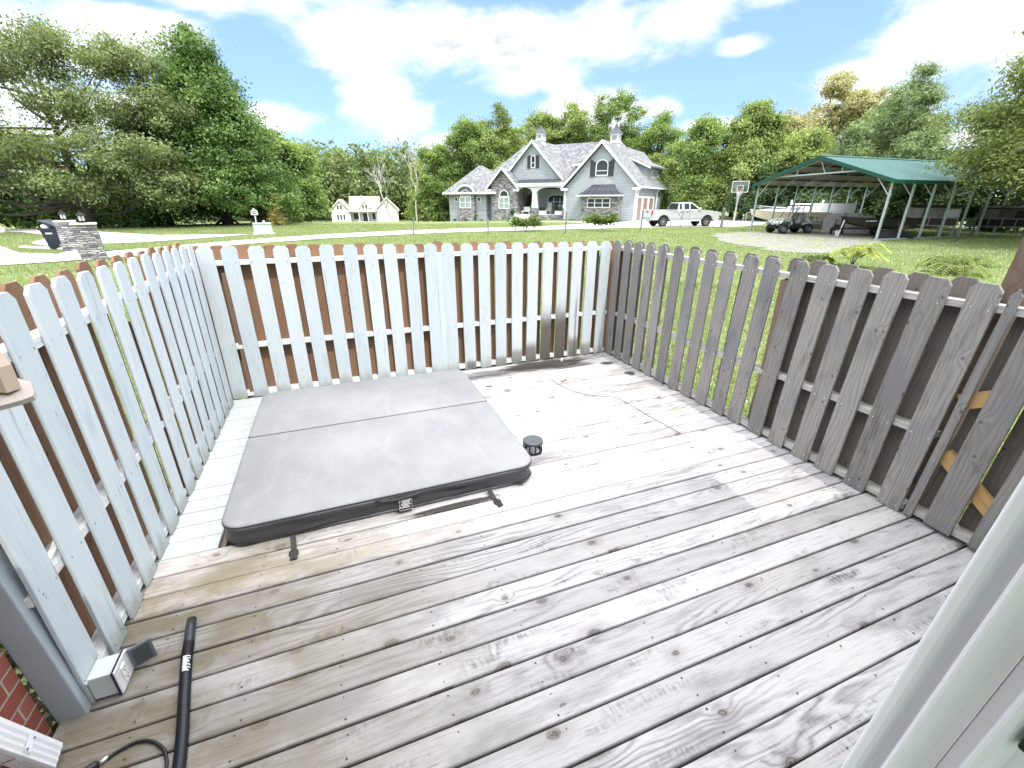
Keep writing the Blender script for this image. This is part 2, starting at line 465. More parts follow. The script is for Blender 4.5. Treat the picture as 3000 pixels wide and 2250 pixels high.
# ------------------------------------------------------------------ camera
CAMZ = 1.94
cam = bpy.data.cameras.new('camera')
cam.sensor_width = 36
cam.lens = 36*1297.89/3000
cam.clip_start = .02
cam.clip_end = 3000
cam_o = bpy.data.objects.new('camera', cam)
COL.objects.link(cam_o)
def _yaw(v, a=-.367653):
    c, s = math.cos(a), math.sin(a)
    return Vector((c*v[0]-s*v[1], s*v[0]+c*v[1], v[2]))
_pi, _ro = .390922, .001587
_c, _s, _cp, _sp = math.cos(_ro), math.sin(_ro), math.cos(_pi), math.sin(_pi)
_r, _u, _f = _yaw((_c, _s*_sp, _s*_cp)), _yaw((-_s, _c*_sp, _c*_cp)), _yaw((0, _cp, -_sp))
cam_o.matrix_world = Matrix(((_r.x, _u.x, -_f.x, 0), (_r.y, _u.y, -_f.y, 0), (_r.z, _u.z, -_f.z, CAMZ), (0, 0, 0, 1)))
SC.camera = cam_o

# ------------------------------------------------------------------ sun and sky
SUN = Vector((.075, -.50, .862)).normalized()
sl = bpy.data.lights.new('sun', 'SUN')
sl.energy = 2.15
sl.angle = R(.53)
sl.color = (1., .95, .87)
so = bpy.data.objects.new('sun', sl)
COL.objects.link(so)
so.rotation_euler = SUN.to_track_quat('Z', 'Y').to_euler()

def build_world():
    w = bpy.data.worlds.new('World')
    SC.world = w
    w.use_nodes = True
    t = NT.__new__(NT); t.t = w.node_tree; t.t.nodes.clear()
    sky = t.n('ShaderNodeTexSky', sky_type='NISHITA', sun_disc=False)
    sky.sun_elevation = math.asin(SUN.z)
    sky.sun_rotation = math.atan2(SUN.x, SUN.y)
    sky.air_density = 1.; sky.dust_density = .4; sky.ozone_density = 2.
    bg = t.n('ShaderNodeBackground', {'Strength': .15})
    D = t.n('ShaderNodeTexCoord').outputs['Generated']
    x, y, z = t.xyz(D)
    az = t.m('MULTIPLY', t.m('ARCTAN2', x, y), 180/PI)
    el = t.m('MULTIPLY', t.m('ARCSINE', z), 180/PI)
    # fractal detail, finer towards the horizon as clouds are farther there
    q = t.vec(t.m('MULTIPLY', az, .105), t.m('MULTIPLY', el, .20), 3.3)
    n1 = t.noise(q, 1.15, 10, .62, .35)
    n2 = t.noise(t.map(q, (1, 1, 1), (4.1, 2.2, 1)), .8, 5, .55)
    blobs = [(-1.5, 18.5, 4.6, 3.2), (5, 14.8, 6.5, 4.2), (6.6, 10.6, 4.6, 3.2), (9.5, 8.4, 3.6, 2.0), (14, 15.5, 8, 3.2), (22, 15.2, 9, 3.0), (24.5, 12.4, 6, 1.8), (31, 15.4, 7, 3.),
             (38, 16.4, 7, 2.6), (46, 18, 6, 2.), (44, 14.0, 2.6, 1.1), (31, 9.3, 7.5, 2.5), (27, 8.2, 4, 1.8), (36.5, 9.2, 3.5, 1.4), (-3.6, 8.0, 4.2, 1.6),
             (14.5, 6.0, 6, 1.4), (55, 10, 5, 2.6), (58.5, 12, 6, 3.2), (63, 14, 7, 3.6), (68, 11, 7, 5), (56, 7.6, 6, 1.6), (42.5, 7.2, 4.2, 1.1),
             (-22, 11.4, 9, 3.2), (-14, 13.6, 6, 2.2), (-9, 17, 6, 1.8), (-25, 7, 9, 3.2), (-14, 7.5, 6, 2.2), (22, 5.2, 9, 1.2), (60, 5., 12, 1.4)]
    dens = None
    for a, e, ra, re in blobs:
        d = t.m('ADD', t.m('POWER', t.m('DIVIDE', t.m('SUBTRACT', az, a), ra), 2), t.m('POWER', t.m('DIVIDE', t.m('SUBTRACT', el, e), re), 2))
        d = t.m('SUBTRACT', 1, t.m('SQRT', d))
        dens = d if dens is None else t.m('SMOOTH_MAX', dens, d, .25)
    # elsewhere in the sky: broken cumulus
    els = t.m('MULTIPLY', t.m('GREATER_THAN', t.m('ABSOLUTE', t.m('SUBTRACT', az, 20)), 55), .75)
    dens = t.m('SUBTRACT', dens, .12)
    dens = t.m('MAXIMUM', dens, t.m('SUBTRACT', els, .6))
    fill_hi = t.m('SUBTRACT', t.m('MULTIPLY', t.step(el, 21, 30), 1.5), .72)  # unseen cloud bank overhead, added as fill light
    dens = t.m('MAXIMUM', dens, fill_hi)
    dd = t.m('ADD', dens, t.m('MULTIPLY', t.m('SUBTRACT', n1, .5), 2.3))
    alpha = t.step(dd, -.30, .55)
    wisp = t.m('MULTIPLY', t.step(t.m('ADD', t.m('MULTIPLY', dens, .6), n2), .42, .95), .28)
    alpha = t.m('MAXIMUM', alpha, wisp)
    # thick parts are greyer underneath, rims bright
    thick = t.step(dd, .22, .80)
    core = t.m('ADD', t.m('POWER', t.m('DIVIDE', t.m('SUBTRACT', az, 17), 15), 2), t.m('POWER', t.m('DIVIDE', t.m('SUBTRACT', el, 14.5), 4.2), 2))
    core = t.m('SUBTRACT', 1, t.step(core, .15, 1.15))
    n3 = t.noise(t.map(q, (1.2, 1.6, 1), (9, 1, 5)), 1.1, 6, .6)
    shade = t.m('MULTIPLY', t.m('MULTIPLY_ADD', core, .80, .20), t.m('MULTIPLY', thick, t.step(n3, .30, .72)))
    cc = t.mix(shade, (5.2, 5.3, 5.5, 1), (2.2, 2.3, 2.5, 1))
    cc = t.mix(t.step(el, 24, 40), cc, (19, 19.2, 19.8, 1))  # overhead cloud made far brighter than the visible ones to fill the deck shade
    haze = t.m('SUBTRACT', 1, t.step(el, -2, 9))
    blue = t.mix(1, sky.outputs[0], (.86, .93, 1.02, 1), 'MULTIPLY')
    blue = t.mix(t.m('MULTIPLY', haze, .35), blue, (3.8, 4.7, 5.8, 1))
    blue = t.mix(.60, blue, (1.75, 2.85, 5.3, 1))
    c = t.mix(t.m('MULTIPLY', alpha, t.step(el, -1, 1.5)), blue, cc)
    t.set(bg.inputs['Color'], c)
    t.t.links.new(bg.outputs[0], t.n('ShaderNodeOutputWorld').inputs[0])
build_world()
SC.view_settings.view_transform = 'Standard'
SC.view_settings.look = 'None'
SC.view_settings.exposure = .80
SC.view_settings.gamma = 1
SC.render.engine = 'CYCLES'
SC.cycles.use_denoising = True
SC.cycles.max_bounces = 7
SC.cycles.diffuse_bounces = 3
SC.cycles.transparent_max_bounces = 6
SC.cycles.caustics_reflective = False
SC.cycles.caustics_refractive = False

# ------------------------------------------------------------------ terrain
def sst(a, b, x):
    t = min(1, max(0, (x-a)/(b-a)))
    return t*t*(3-2*t)
def gz(x, y):
    r = math.hypot(x, y)
    b = math.degrees(math.atan2(x, y))
    z = -.45 + .33*sst(5, 22, r)
    z += .07*sst(24, 44, r)*sst(18, 36, b)
    z += .10*sst(30, 44, r)*sst(8, -8, b)
    left = sst(30, 14, b)*sst(-95, -60, b)
    z -= left*(.32*sst(50, 62, r)+2.9*sst(58, 105, r)*sst(22, 12, b)*1. + .8*sst(100, 160, r))
    z -= 1.5*sst(90, 220, r)*sst(14, 32, b)
    z += 9*sst(150, 520, r)
    return z
def ground_mesh():
    rs = [0.0]
    r = .8
    while r < 900:
        rs.append(r); r *= 1.045
    na = 200
    vs = [(0, 0, gz(0, 0))]
    for r in rs[1:]:
        for k in range(na):
            a = 2*PI*k/na
            x, y = r*math.sin(a), r*math.cos(a)
            vs.append((x, y, gz(x, y)))
    fs = [(0, 1+(k+1) % na, 1+k) for k in range(na)]
    for i in range(len(rs)-2):
        for k in range(na):
            a, b = 1+i*na+k, 1+i*na+(k+1) % na
            fs.append((a, b, b+na, a+na))
    m = MB().add(vs, fs)
    o = m.build('ground', ground_mat(), smooth=True)
    # all faces must look up
    bm = bmesh.new(); bm.from_mesh(o.data)
    for f in bm.faces:
        f.normal_update()
        if f.normal.z < 0: f.normal_flip()
    bm.to_mesh(o.data); bm.free()
    tag(o, kind='structure')
ground_mesh()

def drape(name, poly, mat, dz, size=1.2, label=None, wob=0.):
    bm = bmesh.new()
    pts = []
    n = len(poly)
    rr = random.Random(len(name))
    for i in range(n):
        a, b = Vector(poly[i]), Vector(poly[(i+1) % n])
        k = max(1, int((b-a).length/size))
        for j in range(k):
            p = a.lerp(b, j/k)
            if wob: p = p + Vector((rr.uniform(-wob, wob), rr.uniform(-wob, wob)))
            pts.append(p)
    vs = [bm.verts.new((p.x, p.y, 0)) for p in pts]
    f = bm.faces.new(vs)
    bmesh.ops.triangulate(bm, faces=[f])
    for _ in range(6):
        es = [e for e in bm.edges if e.calc_length() > size*1.6]
        if not es: break
        bmesh.ops.subdivide_edges(bm, edges=es, cuts=1)
        bmesh.ops.triangulate(bm, faces=bm.faces[:])
    for v in bm.verts: v.co.z = gz(v.co.x, v.co.y)+dz
    for f in bm.faces:
        f.normal_update()
        if f.normal.z < 0: f.normal_flip()
    me = bpy.data.meshes.new(name)
    bm.to_mesh(me); bm.free()
    me.materials.append(mat)
    o = bpy.data.objects.new(name, me); COL.objects.link(o)
    return tag(o, label, kind='structure')
M_CONC = concrete_mat('pale_concrete', (.56, .55, .53), (.66, .65, .63))
M_ROAD = concrete_mat('pale_road', (.40, .40, .41), (.52, .52, .53))
drape('driveway', [(-11.2, 20.4), (-9.23, 21.4), (-7.46, 22.57), (-4.49, 26.77), (-.49, 29.5), (4, 31.4), (8.59, 32.7), (15.6, 33.0), (22.5, 32.3), (28.9, 31.2), (33, 30.6), (37.6, 32.7), (44, 37), (46, 42), (42, 46.5), (36, 47.5), (31.9, 44.1), (27.5, 41.6), (22, 39.2), (17.7, 37.6), (9.7, 36.6), (4, 35.1), (-.5, 33.0), (-4.9, 29.6), (-8.4, 25.66), (-10.2, 24.1), (-12.4, 25.4)], M_CONC, .035)
drape('road', [(-10.6, 20.2), (-12.2, 25.2), (-14.9, 29.4), (-19, 33.2), (-30, 40), (-60, 52), (-60, 10), (-24, 16.5)], M_ROAD, .03)
drape('side_road', [(-60, 52.5), (-45, 50.8), (-24, 45.6), (-16.9, 44.3), (-14.6, 39.5), (-10.2, 35.3), (-4.9, 34.6), (-7.2, 32.1), (-9.7, 30.0), (-13.2, 29.3), (-14.5, 31), (-15.7, 36), (-19.2, 40.6), (-30, 45), (-60, 49)], M_ROAD, .026)
drape('garden_path', [(19.9, 47.6), (21.2, 45.9), (23.2, 44.2), (24.6, 42.2), (26.2, 41.5), (25.4, 43.4), (23.6, 46.0), (21.2, 48.6)], M_CONC, .03)
drape('gravel_patch', [(24.2, 25.0), (20.8, 20.6), (18.6, 15.6), (18.6, 13.6), (21.2, 13.6), (24.2, 15.3), (28.5, 16.6), (34, 17.4), (36, 20), (36, 25.3), (30, 25.6), (26.6, 25.2)], gravel_mat(), .02, .9, wob=.35)
kb = MB()
kp = [(-13.6, 28.2), (-12.6, 27.5), (-11.4, 26.6), (-10.6, 25.6), (-10.15, 24.6), (-10.3, 23.7)]
kb.tube([(x, y, gz(x, y)+.04) for x, y in kp], .085, 8)
tag(kb.build('kerb', M_CONC, smooth=True), kind='structure')

# ------------------------------------------------------------------ deck
YB, XR, XL = 5.009, 3.307, -1.19
def plank(mb, x0, x1, y0, y1, z=0., th=.034, rr=random):
    n = max(2, int((x1-x0)/.22)+1)
    cup = rr.uniform(-.0015, .0015)
    ph = rr.uniform(0, 9)
    prof_n = 8
    base = len(mb.v)
    ta, tb = rr.uniform(-.0012, .0012), rr.uniform(-.0012, .0012)
    for i in range(n):
        x = x0+(x1-x0)*i/(n-1)
        w0 = .0013*math.sin(x*2.3+ph)+ta; w1 = .0013*math.sin(x*1.9+ph*2)+tb
        a, b = y0+w0, y1+w1
        dz = z+.0012*math.sin(x*1.3+ph)
        for (yy, zz) in ((a, -th), (a, -.007), (a+.003, -.0018), (a+.008, 0), ((a+b)/2, cup), (b-.008, 0), (b-.003, -.0018), (b, -.007), (b, -th)):
            mb.v.append((x, yy, dz+zz))
    m = 9
    for i in range(n-1):
        for k in range(m):
            a, b2 = base+i*m+k, base+i*m+(k+1) % m
            mb.f.append((a, a+m, b2+m, b2)[::-1])
    mb.f.append(tuple(base+k for k in range(m)))
    mb.f.append(tuple(base+(n-1)*m+k for k in range(m-1, -1, -1)))
deck = thing('wooden_deck', 'weathered grey wooden deck with a painted white strip beside the hot tub', 'deck', (0, 0, 0))
dk, dp = MB(), MB()
PITCH, GAP = .1467, .0095
rr = random.Random(5)
for k in range(-7, 28):
    y0 = .985+PITCH*k+GAP/2; y1 = y0+PITCH-GAP
    xl = XL-.10 if y1 < 1.72 else XL-.115
    xr = XR-.004+.1
    if y1 > YB: y1 = YB+.02
    if 2.58 < y0 < 4.60:
        plank(dp, xl, -.905, y0, y1, rr=rr)
        plank(dk, 1.10, xr, y0, y1, rr=rr)
    elif y0 >= 4.60:
        plank(dp, xl, 1.12, y0, y1, rr=rr); plank(dk, 1.128, xr, y0, y1, rr=rr)
    else:
        plank(dk, xl, xr, y0, y1, rr=rr)
o = dk.build('decking', deck_mat(), deck)
o = dp.build('painted_decking', painted_deck_mat(), deck, label='decking painted white beside the hot tub')
jm = MB()
for x in (-1.1, -.9, 1.15, 1.6, 2.0, 2.4, 2.8, 3.2):
    jm.box(x-.02, x+.02, 0.0, 5.02, -.23, -.036)
for x in (-.5, -.1, .3, .7):
    jm.box(x-.02, x+.02, 0.0, 2.52, -.23, -.036); jm.box(x-.02, x+.02, 4.66, 5.02, -.23, -.036)
jm.box(-1.29, 3.42, 5.021, 5.06, -.25, -.036); jm.box(3.37, 3.41, 0, 5.02, -.25, -.036); jm.box(-1.12, 1.13, 2.525, 2.562, -.23, -.036)
jm.build('joist_frame', simple('old_joist_wood', (.13, .11, .09), .9), deck)
nm = MB()
for k in range(-7, 27):
    y0 = .985+PITCH*k
    for x in (-1.0, -.62, -.22, .2, .6, 1.18, 1.58, 1.98, 2.38, 2.78, 3.18):
        for dy in (.03, .115):
            xx, yy = x+rr.uniform(-.012, .012), y0+dy+rr.uniform(-.006, .006)
            if -.95 < xx < 1.3 and yy > 2.5: continue
            if rr.random() < .12: continue
            rad = rr.uniform(.0032, .0052)
            nm.add([(xx+rad*math.cos(a*PI/4), yy+rad*1.*math.sin(a*PI/4), .0022) for a in range(8)], [tuple(range(8))])
nm.build('nail', simple('rusty_nail', (.035, .03, .028), .5, .3), deck)['kind'] = 'stuff'

# ------------------------------------------------------------------ fences
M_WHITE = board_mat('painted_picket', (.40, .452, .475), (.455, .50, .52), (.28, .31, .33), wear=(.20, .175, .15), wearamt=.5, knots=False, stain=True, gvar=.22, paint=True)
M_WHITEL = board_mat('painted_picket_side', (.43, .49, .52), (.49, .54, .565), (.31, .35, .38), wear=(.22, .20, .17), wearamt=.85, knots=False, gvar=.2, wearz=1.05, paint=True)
M_BROWN = board_mat('brown_picket', (.19, .108, .064), (.26, .150, .092), (.09, .052, .034), gvar=.3, wear=(.10, .08, .06), wearamt=.5, wearz=1.1)
M_GREY = board_mat('grey_picket', (.185, .174, .165), (.275, .262, .248), (.045, .040, .038), gvar=.5, blue=(.135, .137, .152))
M_GREYO = board_mat('grey_brown_picket', (.130, .118, .106), (.165, .150, .136), (.045, .04, .036), gvar=.42)
M_RAILW = board_mat('painted_rail', (.60, .63, .63), (.66, .68, .68), (.40, .40, .38), knots=False, wear=(.26, .2, .15), wearamt=.7)
def hrail_mat(name, ca, cb):
    t, m = newmat(name)
    P = t.obj()
    f = t.noise(t.map(P, (4, 60, 190)), 1, 5, .75)
    c = t.mix(t.step(f, .4, .7), (*ca, 1), (*cb, 1))
    t.out(c, .8, 0, t.bump(f, .5, .003), .2)
    return m
M_RAILG = hrail_mat('grey_rail', (.42, .41, .39), (.17, .16, .155))
M_POSTB = board_mat('brown_post', (.15, .105, .075), (.18, .125, .09), (.08, .055, .04), gvar=.3)
M_NEWWOOD = board_mat('new_yellow_wood', (.42, .27, .115), (.46, .30, .13), (.24, .14, .055), gvar=.35)
M_TAN = board_mat('tan_post', (.150, .112, .082), (.150, .112, .082), (.05, .036, .028), gvar=.5, knots=False)

def picket_mesh(name, mat, w, h, th, seed):
    """dog-eared board, front face on y=0, standing on z=0"""
    r_ = random.Random(seed)
    ear = .028
    bow, tw, lean = r_.uniform(-.004, .004), r_.uniform(-.004, .004), r_.uniform(-.003, .003)
    nz = 8
    zs = [0]+[(h-ear*1.15)*i/nz for i in range(1, nz+1)]+[h]
    mb = MB()
    for i, z in enumerate(zs):
        u = z/h
        hw = w/2 if i <= nz else w/2-ear
        cx = bow*math.sin(PI*u)+lean*u+r_.uniform(-.0012, .0012)
        dy = .005*tw*250*(u-.5)**2*.02
        ch = .0022
        for (px, py) in ((-hw, ch), (-hw+ch, 0), (hw-ch, 0), (hw, ch), (hw, th-ch), (hw-ch, th), (-hw+ch, th), (-hw, th-ch)):
            mb.v.append((cx+px, py+dy+tw*(u-.5)*px/w, z))
    m = 8
    for i in range(len(zs)-1):
        for k in range(m):
            a, b = i*m+k, i*m+(k+1) % m
            mb.f.append((a, b, b+m, a+m))
    mb.f.append(tuple(range(m-1, -1, -1)))
    mb.f.append(tuple((len(zs)-1)*m+k for k in range(m)))
    return mb.mesh(name, mat)
PK = {}
def picket(parent, mat, x, y, z, w, h, r_, th=.017, tilt=0., label=None):
    key = (mat.name, round(w, 3), round(h, 2), r_.randrange(3))
    if key not in PK: PK[key] = picket_mesh('picket', mat, w, h, th, hash(key) % 9999)
    o = link('picket', PK[key], parent, (x, y, z), (0, tilt+r_.uniform(-.0035, .0035), 0))
    if label: o['label'] = label
    return o

# back fence: local x = world x
r_ = random.Random(11)
fb = thing('picket_fence', 'back fence of white-painted pickets with brown boards behind, facing the deck', 'fence', (0, YB, 0))
edges = [(-1.206, -1.072), (-1.009, -.866), (-.79, -.645), (-.562, -.43), (-.36, -.232), (-.146, -.011), (.066, .211), (.273, .411), (.471, .616), (.69, .826), (.903, 1.033), (1.106, 1.234), (1.318, 1.45), (1.519, 1.65), (1.721, 1.853), (1.936, 2.064), (2.132, 2.262), (2.334, 2.461), (2.539, 2.67), (2.732, 2.866), (2.934, 3.07), (3.136, 3.262)]
for i, (a, b) in enumerate(edges):
    h = 1.545-.0035*i+r_.uniform(-.004, .004)
    if i == 10: b = 1.04
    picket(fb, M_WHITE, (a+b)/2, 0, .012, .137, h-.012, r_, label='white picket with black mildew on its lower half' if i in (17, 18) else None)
picket(fb, M_WHITE, 1.065, .004, .012, .09, 1.39, r_)
cb = [(edges[i][1]+edges[i+1][0])/2 for i in range(len(edges)-1)]
cb = [edges[0][0]-.035]+cb+[3.33]
for i, c in enumerate(cb):
    picket(fb, M_BROWN, c+r_.uniform(-.006, .006), .108, -.12, .138, 1.68-.004*i+r_.uniform(-.012, .012), r_)
def railbox(parent, mat, x0, x1, y0, y1, z0, z1, name='rail'):
    """horizontal rail built along local z so that the grain runs with it, or plain along x"""
    mb = MB()
    n = 10
    rr_ = random.Random(int(x0*100+z0*1000))
    for i in range(n+1):
        x = x0+(x1-x0)*i/n
        j = rr_.uniform(-.0015, .0015)
        for (yy, zz) in ((y0, z0), (y1, z0), (y1, z1), (y0, z1)): mb.v.append((x, yy, zz+j))
    for i in range(n):
        for k in range(4):
            a, b = i*4+k, i*4+(k+1) % 4
            mb.f.append((a, a+4, b+4, b))
    mb.f.append((0, 1, 2, 3)); mb.f.append((n*4+3, n*4+2, n*4+1, n*4))
    return mb.build(name, mat, parent)
M_RAILWH = hrail_mat('white_rail', (.62, .65, .65), (.42, .40, .38))
for z0, z1 in ((1.372, 1.412), (.545, .585), (.022, .064)):
    railbox(fb, M_RAILWH, -1.185, 3.30, .018, .106, z0, z1)
for x in (-1.0, 1.06, 3.22):
    pb = MB().box(x-.045, x+.045, .02, .105, -.5, 1.3)
    pb.build('post', M_POSTB, fb)

# left fence: local x = world y, front faces +x
fl = thing('picket_fence', 'light blue-grey painted picket fence along the hot tub, running to the brick wall', 'fence', (XL, 0, 0), PI/2)
r_ = random.Random(12)
for k in range(-1, 14):
    yn = 1.958+.2165*k if k >= 0 else 1.742
    h = 1.618-.003*k+r_.uniform(-.004, .004)
    pk = picket(fl, M_WHITEL, yn+.069, 0, .006, .138, h, r_, tilt=.0)
    picket(fl, M_BROWN, yn+.137, .107, -.12, .138, 1.755-.003*k+r_.uniform(-.012, .012), r_)
for z0, z1 in ((1.37, 1.41), (.56, .60), (.03, .07)):
    dy = 0
    railbox(fl, M_RAILWH, 1.74, 4.98, .018+dy, .106+dy, z0, z1)
cp = MB().box(1.708, 1.806, .012, .112, -.5, 1.52, ch=.006)
cp.build('post', simple('grey_post_paint', (.33, .38, .41), .5, var=.08, bump=.002), fl, label='square corner post painted grey').rotation_euler.x = R(-2.2)
for y in (3.3, 4.85):
    MB().box(y-.045, y+.045, .022, .1, -.5, 1.25).build('post', M_POSTB, fl)

# right fence: local x = -world y, front faces -x
frr = thing('picket_fence', 'weathered grey unpainted picket fence open to the lawn and the carport', 'fence', (XR, 0, 0), -PI/2)
r_ = random.Random(13)
cen = [4.93, 4.725, 4.52, 4.30, 4.085, 3.845, 3.62, 3.41, 3.19, 2.96, 2.76, 2.52, 2.30, 2.071, 1.869, 1.639, 1.41]
def rtilt(c): return .044*min(1, max(0, (4.9-c)/2.3))
for i, c in enumerate(cen):
    picket(frr, M_GREY, -c, 0, .006, .14, 1.488+.0024*i+r_.uniform(-.004, .004), r_, tilt=rtilt(c))
for i in range(len(cen)-1):
    c = (cen[i]+cen[i+1])/2
    picket(frr, M_GREYO, -c-(.05 if c < 2.62 else .0), .108, -.25, .14, 1.75+.0025*i+r_.uniform(-.006, .006), r_, tilt=rtilt(c))
for z0, z1, xa, xb in ((1.378, 1.416, -5.0, -1.33), (.553, .592, -5.0, -2.5), (.566, .606, -2.498, -1.33), (.022, .062, -5.0, -2.5), (.03, .068, -2.498, -1.33)):
    railbox(frr, M_RAILG, xa, xb, .018, .106, z0, z1)
for y in (4.95, 2.56):
    MB().box(-y-.045, -y+.045, .02, .105, -.5, 1.36).build('post', M_POSTB, frr)
MB().box(-2.60, -2.47, .002, .03, .45, .55).build('block', M_POSTB, frr)

def picket_nails(parent, xs, zs, mat, rad, y=-.0012, lean=0., tilt=lambda x: 0.):
    rr_ = random.Random(len(xs)); m = MB()
    for x in xs:
        for z in zs:
            for dx in (-.042, .042):
                q, w_ = x+dx+z*tilt(x)+rr_.uniform(-.008, .008), z+rr_.uniform(-.006, .006); r2 = rad*rr_.uniform(.7, 1.25)
                m.add([(q+r2*math.cos(a*PI/4), y-z*lean, w_+r2*math.sin(a*PI/4)) for a in range(8)], [tuple(range(8))])
    m.build('nail', mat, parent)['kind'] = 'stuff'
M_ZINC = simple('bright_zinc_screw', (.62, .62, .60), .35, .4)
M_RUST = simple('dark_nail_mark', (.06, .05, .045), .7)
picket_nails(frr, [-c for c in cen], (1.39, .572, .045), M_ZINC, .0042, tilt=lambda x: rtilt(-x))
picket_nails(fb, [(a+b)/2 for a, b in edges], (1.39, .565, .045), M_RUST, .0038)
picket_nails(fl, [(1.958+.2165*k if k >= 0 else 1.742)+.069 for k in range(-1, 14)], (1.385, .58, .05), M_RUST, .0036, lean=0.)
# gate in line with the right fence
gt = thing('garden_gate', 'grey picket gate with diagonal yellow braces and black hinges beside the white door frame', 'gate', (XR, 0, 0), -PI/2)
picket(gt, M_GREY, -1.290, 0, .02, .045, 1.50, r_, tilt=.048)
for c in (1.132, .905, .68, .45):
    picket(gt, M_GREY, -c, 0, .03, .14, 1.50+r_.uniform(-.005, .005), r_, tilt=.048)
for c in (1.225, 1.02, .80, .57):
    picket(gt, M_GREYO, -c, .108, -.1, .14, 1.62, r_, tilt=.048)
for z0, z1 in ((1.38, 1.42), (.035, .075)):
    railbox(gt, M_RAILG, -1.315, -.4, .018, .106, z0, z1)
for (xa, za, xb, zb) in ((-1.26, .50, -.62, .03), (-1.28, .84, -.45, 1.34)):
    v = Vector((xb-xa, 0, zb-za)); L_ = v.length
    Mx = Matrix.Translation((xa, .035, za)) @ Matrix.Rotation(math.atan2(v.x, v.z), 4, 'Y')
    o = MB().box(-.045, .045, 0, .038, 0, L_).build('brace', M_NEWWOOD, gt)
    o.matrix_local = Mx
for z, y in ((1.20, 1.325), (.29, 1.325)):
    hb = MB().box(-y-.03, -y+.03, .012, .022, z-.045, z+.045)
    hb.tube([(-y, .01, z-.05), (-y, .01, z+.05)], .006, 8)
    hb.build('hinge', simple('black_iron', (.012, .012, .013), .45), gt)
# tall post outside the gate
wp = MB()
wp.box(-.052, .052, -.052, .052, -.6, 2.62, ch=.004)
tag(wp.build('wooden_post', M_TAN, loc=(3.48, 1.352, 0), rot=(R(2.2), 0, 0)), 'tall brown timber post rising just outside the fence by the gate', 'post')
# ------------------------------------------------------------------ hot tub sunk in the deck, under its cover
M_COVER = cover_mat()
M_BLACK = simple('black_plastic', (.012, .012, .014), .42, var=.2)
M_SOFTBLACK = simple('black_webbing', (.018, .018, .02), .7, var=.25, bump=.001, bscale=300)
M_GREYPL = simple('grey_plastic', (.055, .058, .062), .45)
M_WPRINT = simple('white_print', (.62, .62, .62), .6)
tub = thing('hot_tub', 'hot tub sunk in the deck under a folded grey vinyl cover', 'hot tub', (0, 0, 0))
def rrect(x0, x1, y0, y1, rs, n=7):
    """rounded rectangle, rs = radii at (x0y0, x1y0, x1y1, x0y1)"""
    pts = []
    for (cx, cy, a0, r) in ((x0, y0, 180, rs[0]), (x1, y0, 270, rs[1]), (x1, y1, 0, rs[2]), (x0, y1, 90, rs[3])):
        ox = cx+r if cx == x0 else cx-r
        oy = cy+r if cy == y0 else cy-r
        for k in range(n):
            a = R(a0+90*k/(n-1))
            pts.append((ox+r*math.cos(a), oy+r*math.sin(a)))
    return pts
def dense(pts, step=.06):
    out = []
    n = len(pts)
    for i in range(n):
        a, b = Vector(pts[i]), Vector(pts[(i+1) % n])
        k = max(1, int((b-a).length/step))
        for j in range(k): out.append(a.lerp(b, j/k))
    return out
def offs(pts):
    n = len(pts); N = []
    for i in range(n):
        d = pts[(i+1) % n]-pts[i-1]
        N.append(Vector((-d.y, d.x)).normalized())   # inward for ccw outline
    return N
def cover_half(y0, y1, rs, hinge_far):
    out = dense(rrect(-.86, 1.17, y0, y1, rs))
    N = offs(out)
    mb = MB()
    rings = [(.045, .034, 0), (.012, .036, .3), (.002, .060, 1), (.010, .088, 1), (.001, .118, .5), (0, .150, 0), (.0035, .1525, 0), (.0035, .1545, 0), (.0, .156, 0), (.004, .165, 0), (.011, .1715, 0), (.026, .175, 0)]
    yh = y1 if hinge_far else y0
    for ins, z, wr in rings:
        for p, nn in zip(out, N):
            s = p.x*7.3+p.y*5.1
            i2 = ins+wr*(.009*math.sin(s*1.0+z*45)+.006*math.sin(s*2.7+z*70)+.004)
            slope = .012*(1-abs(p.y-yh)/1.1) if z > .1 else 0
            q = p+nn*i2
            sag = 0
            if z < .1: sag = .010*math.sin(p.x*3.1+.6)*wr
            mb.v.append((q.x, q.y, z+slope+sag))
    n = len(out)
    for i in range(len(rings)-1):
        for k in range(n):
            a, b = i*n+k, i*n+(k+1) % n
            mb.f.append((a, b, b+n, a+n))
    mb.f.append(tuple((len(rings)-1)*n+k for k in range(n)))
    mb.f.append(tuple(range(n-1, -1, -1)))
    return mb
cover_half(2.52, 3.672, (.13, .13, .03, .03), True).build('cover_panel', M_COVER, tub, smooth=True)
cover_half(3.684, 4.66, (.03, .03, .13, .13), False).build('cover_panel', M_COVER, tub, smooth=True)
MB().box(-.84, 1.15, 3.66, 3.70, .12, .160).build('fold_hinge', M_COVER, tub)
sh = MB()
ol = dense(rrect(-.80, 1.10, 2.575, 4.58, (.14,)*4))
n = len(ol)
for z, ins in ((-.9, .03), (-.05, .0), (.015, .0), (.032, .015), (.033, .07)):
    for p, nn in zip(ol, offs(ol)): sh.v.append((*(p+nn*ins), z))
for i in range(4):
    for k in range(n): sh.f.append((i*n+k, i*n+(k+1) % n, (i+1)*n+(k+1) % n, (i+1)*n+k))
sh.build('tub_shell', simple('white_acrylic', (.72, .73, .74), .25), tub, smooth=True)
